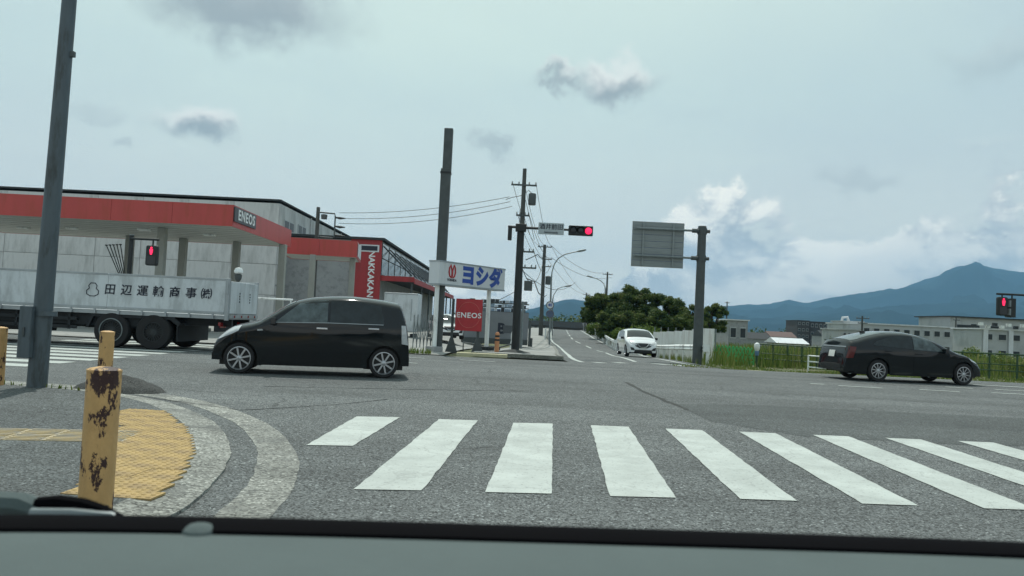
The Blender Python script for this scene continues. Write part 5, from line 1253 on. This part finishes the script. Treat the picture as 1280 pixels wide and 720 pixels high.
b = MB(); b.box((.95, .02, .65), (.18, .18, 1.3)); b.build('gate_post', WALLG, t, bevel=.02)
# tall dark sign post without a sign
dP = 29.5; p = D(546, 437, dP); p.z = H(p.x, p.y); t = thing('steel_post', 'tall square dark steel post rising beside the blue lettered sign', 'post', p, ANG)
hh = D(553, 158, dP).z - p.z; b = MB(); b.box((0, 0, hh * .40), (.36, .36, hh * .8 + .3)); b.build('lower_shaft', STEELD, t, bevel=.02); b = MB(); b.box((.03, 0, hh * .9), (.32, .32, hh * .2)); b.build('upper_shaft', STEELD, t, bevel=.02)
b = MB(); b.box((0, 0, hh * .8), (.40, .40, .06)); b.build('joint_band', POLEBK, t)
# blue lettered sign box
a_, c_ = D(549, 340, 29.0), D(631, 350.5, 32.2); rz = math.atan2(c_.y - a_.y, c_.x - a_.x); t = thing('shop_sign', 'white sign box with blue katakana and a red emblem on two white posts', 'sign', (a_.x, a_.y, H(a_.x, a_.y)), rz); bpy.context.view_layer.update()
Ls = (c_.xy - a_.xy).length; za, zb3 = loc(t, D(549, 354.5, 29)).z, loc(t, D(549, 326.5, 29)).z; zm = (za + zb3) / 2; hs = zb3 - za
b = MB(); b.box((Ls / 2, .25, zm), (Ls, .5, hs)); bxs = b.build('sign_box', SIGNW, t, bevel=.015)
b = MB(); b.box((Ls / 2, .25, za - .02), (Ls + .03, .53, .06)); b.box((Ls / 2, .25, zb3 + .02), (Ls + .03, .53, .05)); b.build('frame', TRUCKG, bxs)
text('ヨシダ', .80, 'lettering', INKB, bxs, (Ls * .63, -.006, zm - .02), bold=.046, sx=1.02, space=1.08); text('YOSHIDA', .125, 'lettering', INKK, bxs, (Ls * .18, -.006, za + .17), bold=.003)
ex = Ls * .18
for sg in (-1, 1):
    b = MB(); b.path([(ex + sg * .03, -.008, zm - .14), (ex + sg * .13, -.008, zm - .09), (ex + sg * .18, -.008, zm + .06), (ex + sg * .16, -.008, zm + .22), (ex + sg * .10, -.008, zm + .33), (ex + sg * .02, -.008, zm + .12), (ex + sg * .015, -.008, zm - .1)], .030, 6); b.build('emblem', REDS, bxs)
for px, py in ((553, 360), (617.5, 366)):
    q = hit(px, py, a_, Vector((-math.sin(rz), math.cos(rz), 0))); l = loc(t, q); b = MB(); b.tube((l.x, .25, -.3), (l.x, .25, za + .02), .085, n=14); ps = b.build('post', WHITEM, t, smooth=True)
    b = MB(); b.box((l.x, .25, .06), (.46, .46, .30)); b.build('footing', WALLG if px < 600 else CHASSIS, t, bevel=.02)
# red stand sign
dE = 30.0; a_ = D(569.5, 393, dE); t = thing('stand_sign', 'red square sign with white lettering on splayed grey legs', 'sign', (a_.x, a_.y, H(a_.x, a_.y)), ANG + R(6)); bpy.context.view_layer.update()
x1 = loc(t, D(603, 394, dE)).x; za, zb4 = loc(t, D(570, 413, dE)).z, loc(t, D(570, 373, dE)).z
b = MB(); b.box((x1 / 2, .06, (za + zb4) / 2), (x1, .12, zb4 - za)); pn = b.build('sign_panel', REDS, t, bevel=.01)
text('ENEOS', .27, 'lettering', INKW, pn, (x1 / 2, -.006, (za + zb4) / 2 - .02), bold=.006, sx=1.05, space=1.12)
b = MB(); b.path([(x1 / 2 + .42 * math.cos(k * math.pi / 16), -.002, (za + zb4) / 2 + .48 * math.sin(k * math.pi / 16)) for k in range(33)], .012, 5); b.build('ring_emblem', mat('sign_red_pale', (.52, .10, .09), .5), pn)
for x in (-.10, x1 - .12): b = MB(); b.box((x, .16, zb4 / 2 - .02), (.10, .08, zb4 + .02)); b.build('upright', STEELD, t); b = MB(); b.prism([(x - .24, .05, -.03), (x + .24, .05, -.03), (x + .06, .05, .55), (x - .06, .05, .55)], (0, .2, 0)); b.build('foot', STEELD, t)
# orange delineator
def delineator(px, py, d_, label):
    p = D(px, py, d_); z = H(p.x, p.y); t = thing('delineator_post', label, 'bollard', (p.x, p.y, z)); b = MB(); b.lathe([(.14, 0), (.13, .03), (.085, .06), (.085, .74), (.08, .80), (.05, .84), (.001, .85)], n=16); b.build('tube', ORANGE, t, smooth=True)
    for zz in (.52, .66): b = MB(); b.lathe([(.088, zz), (.088, zz + .07)], n=16); b.build('band', POLEBK, t, smooth=True)
delineator(620.5, 445, 29.6, 'orange rubber delineator post beside the white sign post')
p = GH(577, 438); q = GH(640, 443); t = thing('low_rail', 'low dark pipe rail along the edge of the yard', 'rail', (p.x, p.y + .5, .0)); v = q - p
b = MB(); b.path([(0, 0, .16), (v.x * .4, v.y * .4, .12), (v.x * .75, v.y * .75, .10), (v.x, v.y, .30)], .03, 6); b.build('rail', STEELD, t)
for k in (0, .4, .75, 1): b = MB(); b.tube((v.x * k, v.y * k, -.25), (v.x * k, v.y * k, .3 if k == 1 else .12), .03, n=6); b.build('post', STEELD, t)
# grey wall of the yard building with shelves of goods
a_ = D(577, 410, 53); c_ = D(660, 414, 53); t = thing('yard_building', 'low grey building with a dark letter on its wall and goods stacked above', 'building', (a_.x, a_.y, H(a_.x, a_.y)), ANG); bpy.context.view_layer.update()
Lb = (c_ - a_).length; zt_ = loc(t, D(620, 374, 53)).z
b = MB(); b.box((Lb / 2, 2.0, zt_ * .36), (Lb, 4.0, zt_ * .72)); wl_ = b.build('wall', mat('wall_bluegrey', (.20, .215, .23), .8, var=.12, scale=1), t); b = MB(); b.box((Lb / 2, -.03, .18), (Lb, .05, .36)); b.build('base_band', STEELD, wl_)
text('B', .95, 'lettering', INKK, wl_, (loc(t, D(627, 405, 53)).x, -.006, zt_ * .34), bold=.04); b = MB(); b.box((loc(t, D(635, 403, 53)).x, -.01, zt_ * .34), (.6, .02, .5)); b.build('notice', mat('notice_grey', (.09, .10, .11), .6), wl_)
cols4 = [mat('goods_%s' % n_, c, .6) for n_, c in (('navy', (.05, .07, .12)), ('pale', (.45, .50, .54)), ('dark', (.03, .035, .04)), ('sky', (.22, .30, .38)), ('mid', (.16, .18, .19)))]
for r_ in range(3):
    b = MB(); b.box((Lb / 2, 1.0, zt_ * (.72 + .095 * r_) + .02), (Lb, 1.6, .04)); b.build('shelf', STEELD, t)
    x = .05
    while x < Lb - .3:
        w_ = rng.uniform(.14, .42); h_ = zt_ * .095 * rng.uniform(.5, .9); b = MB(); b.box((x + w_ / 2, .45, zt_ * (.72 + .095 * r_) + .04 + h_ / 2), (w_ - .02, .4, h_)); b.build('stacked_goods', rng.choice(cols4), t); x += w_
p = D(636, 440, 34); t = thing('banner_flag', 'narrow black and white banner on a thin pole beside the signal pole', 'banner', (p.x, p.y, H(p.x, p.y)), ANG); bpy.context.view_layer.update()
b = MB(); b.path([(0, 0, -.1), (.05, 0, .3), (.22, 0, 1.5)], .018, 6); b.tube((0, 0, 0), (0, 0, .1), .2, n=12); b.build('pole', WHITEM, t)
b = MB(); b.grid([[(.02 + .14 * k / 10 + dx + .03 * math.sin(k), .01 + .03 * math.sin(k * 1.3), .25 + .115 * k) for dx in (0, .09, .18, .26)] for k in range(11)]); fl = b.build('cloth', WHITEM, t)
for k in range(7): b = MB(); x = .06 + .02 * k; b.box((x + .08 + .03 * (k % 2), -.02, .36 + .15 * k), (.12, .012, .07)); b.build('print_mark', INKK, fl)
for px, py, d_, hpx, lab in ((661.5, 427, 60, 32, 'thin dark sign post on the footpath behind the transformer pole'), (664, 428, 60, 10, 'short dark bollard on the footpath behind the transformer pole')):
    p = D(px, py, d_); t = thing('footpath_post', lab, 'post', (p.x, p.y, H(p.x, p.y) + .1)); b = MB(); b.path([(0, 0, -.1), (0, 0, hpx * d_ / 1000)], .09, 8); b.build('shaft', STEELD, t); b = MB(); b.lathe([(.1, 0), (.08, .05), (.001, .06)], (0, 0, hpx * d_ / 1000), n=10); b.build('cap', POLEBK, t)
p = D(681, 425, 80); t = thing('path_fence', 'white pipe fence along the footpath by the two round signs', 'fence', (p.x, p.y, H(p.x, p.y) + .1), R(90))
for k in range(5): b = MB(); b.tube((k * 1.2, 0, -.1), (k * 1.2, 0, .95), .05, n=8); b.build('post', WHITEM, t)
for z in (.4, .9): b = MB(); b.tube((0, 0, z), (4.8, 0, z), .04, n=8); b.build('rail', WHITEM, t)

# ------------------------------------------------------------------ far buildings
def house(px0, px1, topy, d_, dep, label, wall, roof, name='far_building', nwin=0, rows=1, cat='building', gable=0.0, overh=.2, group=None):
    a_, c_ = D(px0, topy, d_), D(px1, topy + (px1 - px0) * .048, d_); z = H(a_.x, a_.y); t = thing(name, label, cat, (a_.x, a_.y, z), ANG, group); L_ = (c_ - a_).length; h_ = a_.z - z
    hw_ = h_ - gable; b = MB(); b.box((L_ / 2, dep / 2, hw_ / 2 - .3), (L_, dep, hw_ + .6)); w_ = b.build('wall', wall, t); b = MB()
    if gable: b.prism([(-overh, -overh, hw_), (-overh, dep + overh, hw_), (-overh, dep / 2, h_)], (L_ + 2 * overh, 0, 0))
    else: b.box((L_ / 2, dep / 2, h_ + .06), (L_ + 2 * overh, dep + 2 * overh, .16))
    b.build('roof', roof, t)
    for r_ in range(rows):
        for k in range(nwin):
            x = L_ * (k + .5) / nwin; z_ = hw_ * (r_ + .55) / rows; ww, wh = L_ / nwin * .62, hw_ / rows * .42; b = MB(); b.box((x, -.02, z_), (ww, .10, wh)); wn = b.build('window', FRAME, t); b = MB(); b.box((x, -.05, z_), (ww * .86, .07, wh * .8)); b.build('pane', WINDOW, wn)
    return t, L_, h_
BW = mat('factory_wall', (.42, .44, .44), .7, var=.06, scale=.5, dirt=(.33, .35, .35), dirt_amt=.4, dirt_scale=.4); ROOFB = mat('roof_slate', (.018, .022, .024), .95, spec=.05); DK = mat('block_dark', (.055, .05, .05), .8, var=.2, scale=.1)
t, L_, h_ = house(1049, 1076, 412, 108, 6, 'white block with a ring logo at the end of the long factory', BW, BW, nwin=0)
b = MB(); b.path([(1.05 + .42 * math.cos(k * math.pi / 10), -.06, h_ * .52 + .42 * math.sin(k * math.pi / 10)) for k in range(21)], .07, 6); b.build('ring_logo', INKK, t)
for k in range(3): b = MB(); b.box((1.8 + k * .32, -.05, h_ * .5), (.22, .05, .3)); b.build('logo_stroke', INKK, t); b = MB(); b.box((.75 + k * .62, -.05, h_ * .82), (.26, .06, .26)); b.build('small_window', WINDOW, t)
t2, L2, h2 = house(1054, 1078, 402, 116, 4, 'white stair tower with round rooftop duct behind the logo block', BW, BW)
b = MB(); b.path([(.2, 1, h2), (.3, 1, h2 + .6), (1.0, 1, h2 + .7), (1.2, 1, h2 + .1)], .2, 8); b.build('roof_duct', SIGNW, t2)
house(1077, 1190, 404.5, 110, 12, 'long low white factory with a row of dark windows', BW, SIGNW, nwin=9, rows=2)
for k, px in enumerate((1112, 1119, 1138, 1154)): p = D(px, 405 + (px - 1077) * .048 - 2, 127)
t, L_, h_ = house(1188, 1330, 396, 116, 9, 'large white hall with dark roof edge beside the long factory', BW, ROOFD, nwin=0, overh=.5)
for k in range(3): b = MB(); b.box((1.7 + 1.4 * k * 2, -.04, h_ * .36), (.7, .1, 1.3)); b.build('window', WINDOW, t)
for x, w_ in ((2.6, 3.2), (6.4, 1.6)): b = MB(); b.box((x, -.04, h_ * .78), (w_, .1, .5)); b.build('louvre', ROOFD, t)
t, L_, h_ = house(1227, 1330, 411.5, 92, 6, 'two storey white annexe with window bands in front of the large hall', BW, SIGNW, nwin=6, rows=2)
for k in range(9): b = MB(); b.box((-1.2 + k * .8, -.5, h_ + .35 + .25 * (k % 2)), (.5, .25, .35)); b.build('rooftop_unit', WHITEM if k % 3 else ROOFD, t)
for k in range(4): b = MB(); b.box((.4 + k * 2.9, -.14, h_ / 2), (.5, .16, h_)); b.build('pilaster', SIGNW, t)
house(997, 1012, 400.5, 330, 14, 'dark high block on the plain below the mountains', DK, DK, nwin=3, rows=4); house(1013, 1034, 402, 335, 12, 'wider dark block next to the high dark block', DK, DK, nwin=4, rows=3)
house(973, 1008, 422, 92, 4, 'low shed with a bright white roof in the field', WALLG, SIGNW, gable=.6, overh=.3)
house(911, 935, 400, 110, 7, 'small grey house behind the green lattice fence', WALLG, SIGNW, nwin=2, rows=1); house(934, 965, 415, 150, 8, 'low grey shed roof beyond the small grey house', WALLG, ROOFD, gable=1.2)
house(690, 729, 401, 210, 12, 'dark roofed house at the end of the road beyond the crest', DK, ROOFB, gable=1.6, nwin=4); house(660, 690, 400, 240, 12, 'long dark roofed house left of the road end', DK, ROOFB, gable=1.4, nwin=3)
house(729, 752, 402, 230, 10, 'grey house half hidden by the slim tree at the road end', WALLG, ROOFD, gable=1.5, nwin=2)
house(964, 996, 414, 240, 10, 'brown roofed house on the plain', WALLG, mat('roof_brown', (.13, .085, .075), .9), gable=1.6); house(1030, 1050, 413, 250, 10, 'grey roofed house on the plain by the dark blocks', WALLG, ROOFD, gable=1.8)

# ------------------------------------------------------------------ mountains and air
def ridge(name, pts, dist, base_depth, seed, rough):
    tab = [(px, D(px, py, dist)) for px, py in pts]; b = MB(); g = []; nr, nc = 26, 150; x0, x1 = pts[0][0], pts[-1][0]; zt = [(px, q.z) for px, q in tab]
    for i in range(nr + 1):
        f = i / nr; row = []
        for k in range(nc + 1):
            px = x0 + (x1 - x0) * k / nc; zr = smooth_tab(zt, px); d_ = dist - base_depth * (1 - f); p = D(px, 400, d_); sc2 = 1 / 420
            nz = noise.fractal((p.x * sc2 + seed, p.y * sc2, seed), 1.0, 2.0, 5)
            z = -5 + (zr + 5) * (f ** 1.25) + rough * nz * math.sin(math.pi * min(1, f * 1.0)) * (zr + 40) * .35
            row.append((p.x, p.y, z if f < 1 else zr + rough * 8 * noise.noise((px * .12, seed, 0))))
        g.append(row)
    last = []
    for k in range(nc + 1):
        px = x0 + (x1 - x0) * k / nc; p = D(px, 400, dist * 1.12); last.append((p.x, p.y, -5))
    g.append(last); b.grid(g); o = b.build(name, FOREST, smooth=True, sharp=180); return tag(o, kind='structure')
ridge('mountain', [(560, 398), (620, 393), (657, 388), (690, 378.5), (712, 374), (728, 376), (742, 382), (765, 386), (800, 389), (860, 391), (930, 396), (1000, 408)], 5200, 1900, 3.1, 1.0)
ridge('mountain', [(760, 402), (830, 394), (880, 387), (917, 381.5), (960, 379.5), (985, 375), (1008, 378), (1040, 372), (1080, 365.5), (1120, 361), (1150, 351), (1180, 341), (1205, 333.5), (1225, 331.5), (1245, 336), (1290, 341), (1380, 352), (1500, 380), (1700, 420)], 6200, 2600, 7.7, 1.0)
ridge('mountain', [(860, 404), (930, 398), (1000, 396), (1060, 390), (1110, 383), (1160, 380), (1220, 378), (1290, 384), (1400, 395), (1600, 425)], 4300, 1300, 12.2, 1.2)
hz = bpy.data.materials.new('haze_air'); hz.use_nodes = True; nt = hz.node_tree; nt.nodes.remove(nt.nodes['Principled BSDF'])
pv = nt.nodes.new('ShaderNodeVolumePrincipled'); pv.inputs['Color'].default_value = (.31, .64, .98, 1); pv.inputs['Density'].default_value = 1.1e-4; pv.inputs['Anisotropy'].default_value = 0.1
nt.links.new(pv.outputs[0], nt.nodes['Material Output'].inputs['Volume'])
b = MB(); b.box((0, 3450, 345), (19000, 7700, 705)); o = b.build('haze', hz); tag(o, 'thin blue haze filling the air over the plain', 'haze', kind='stuff')
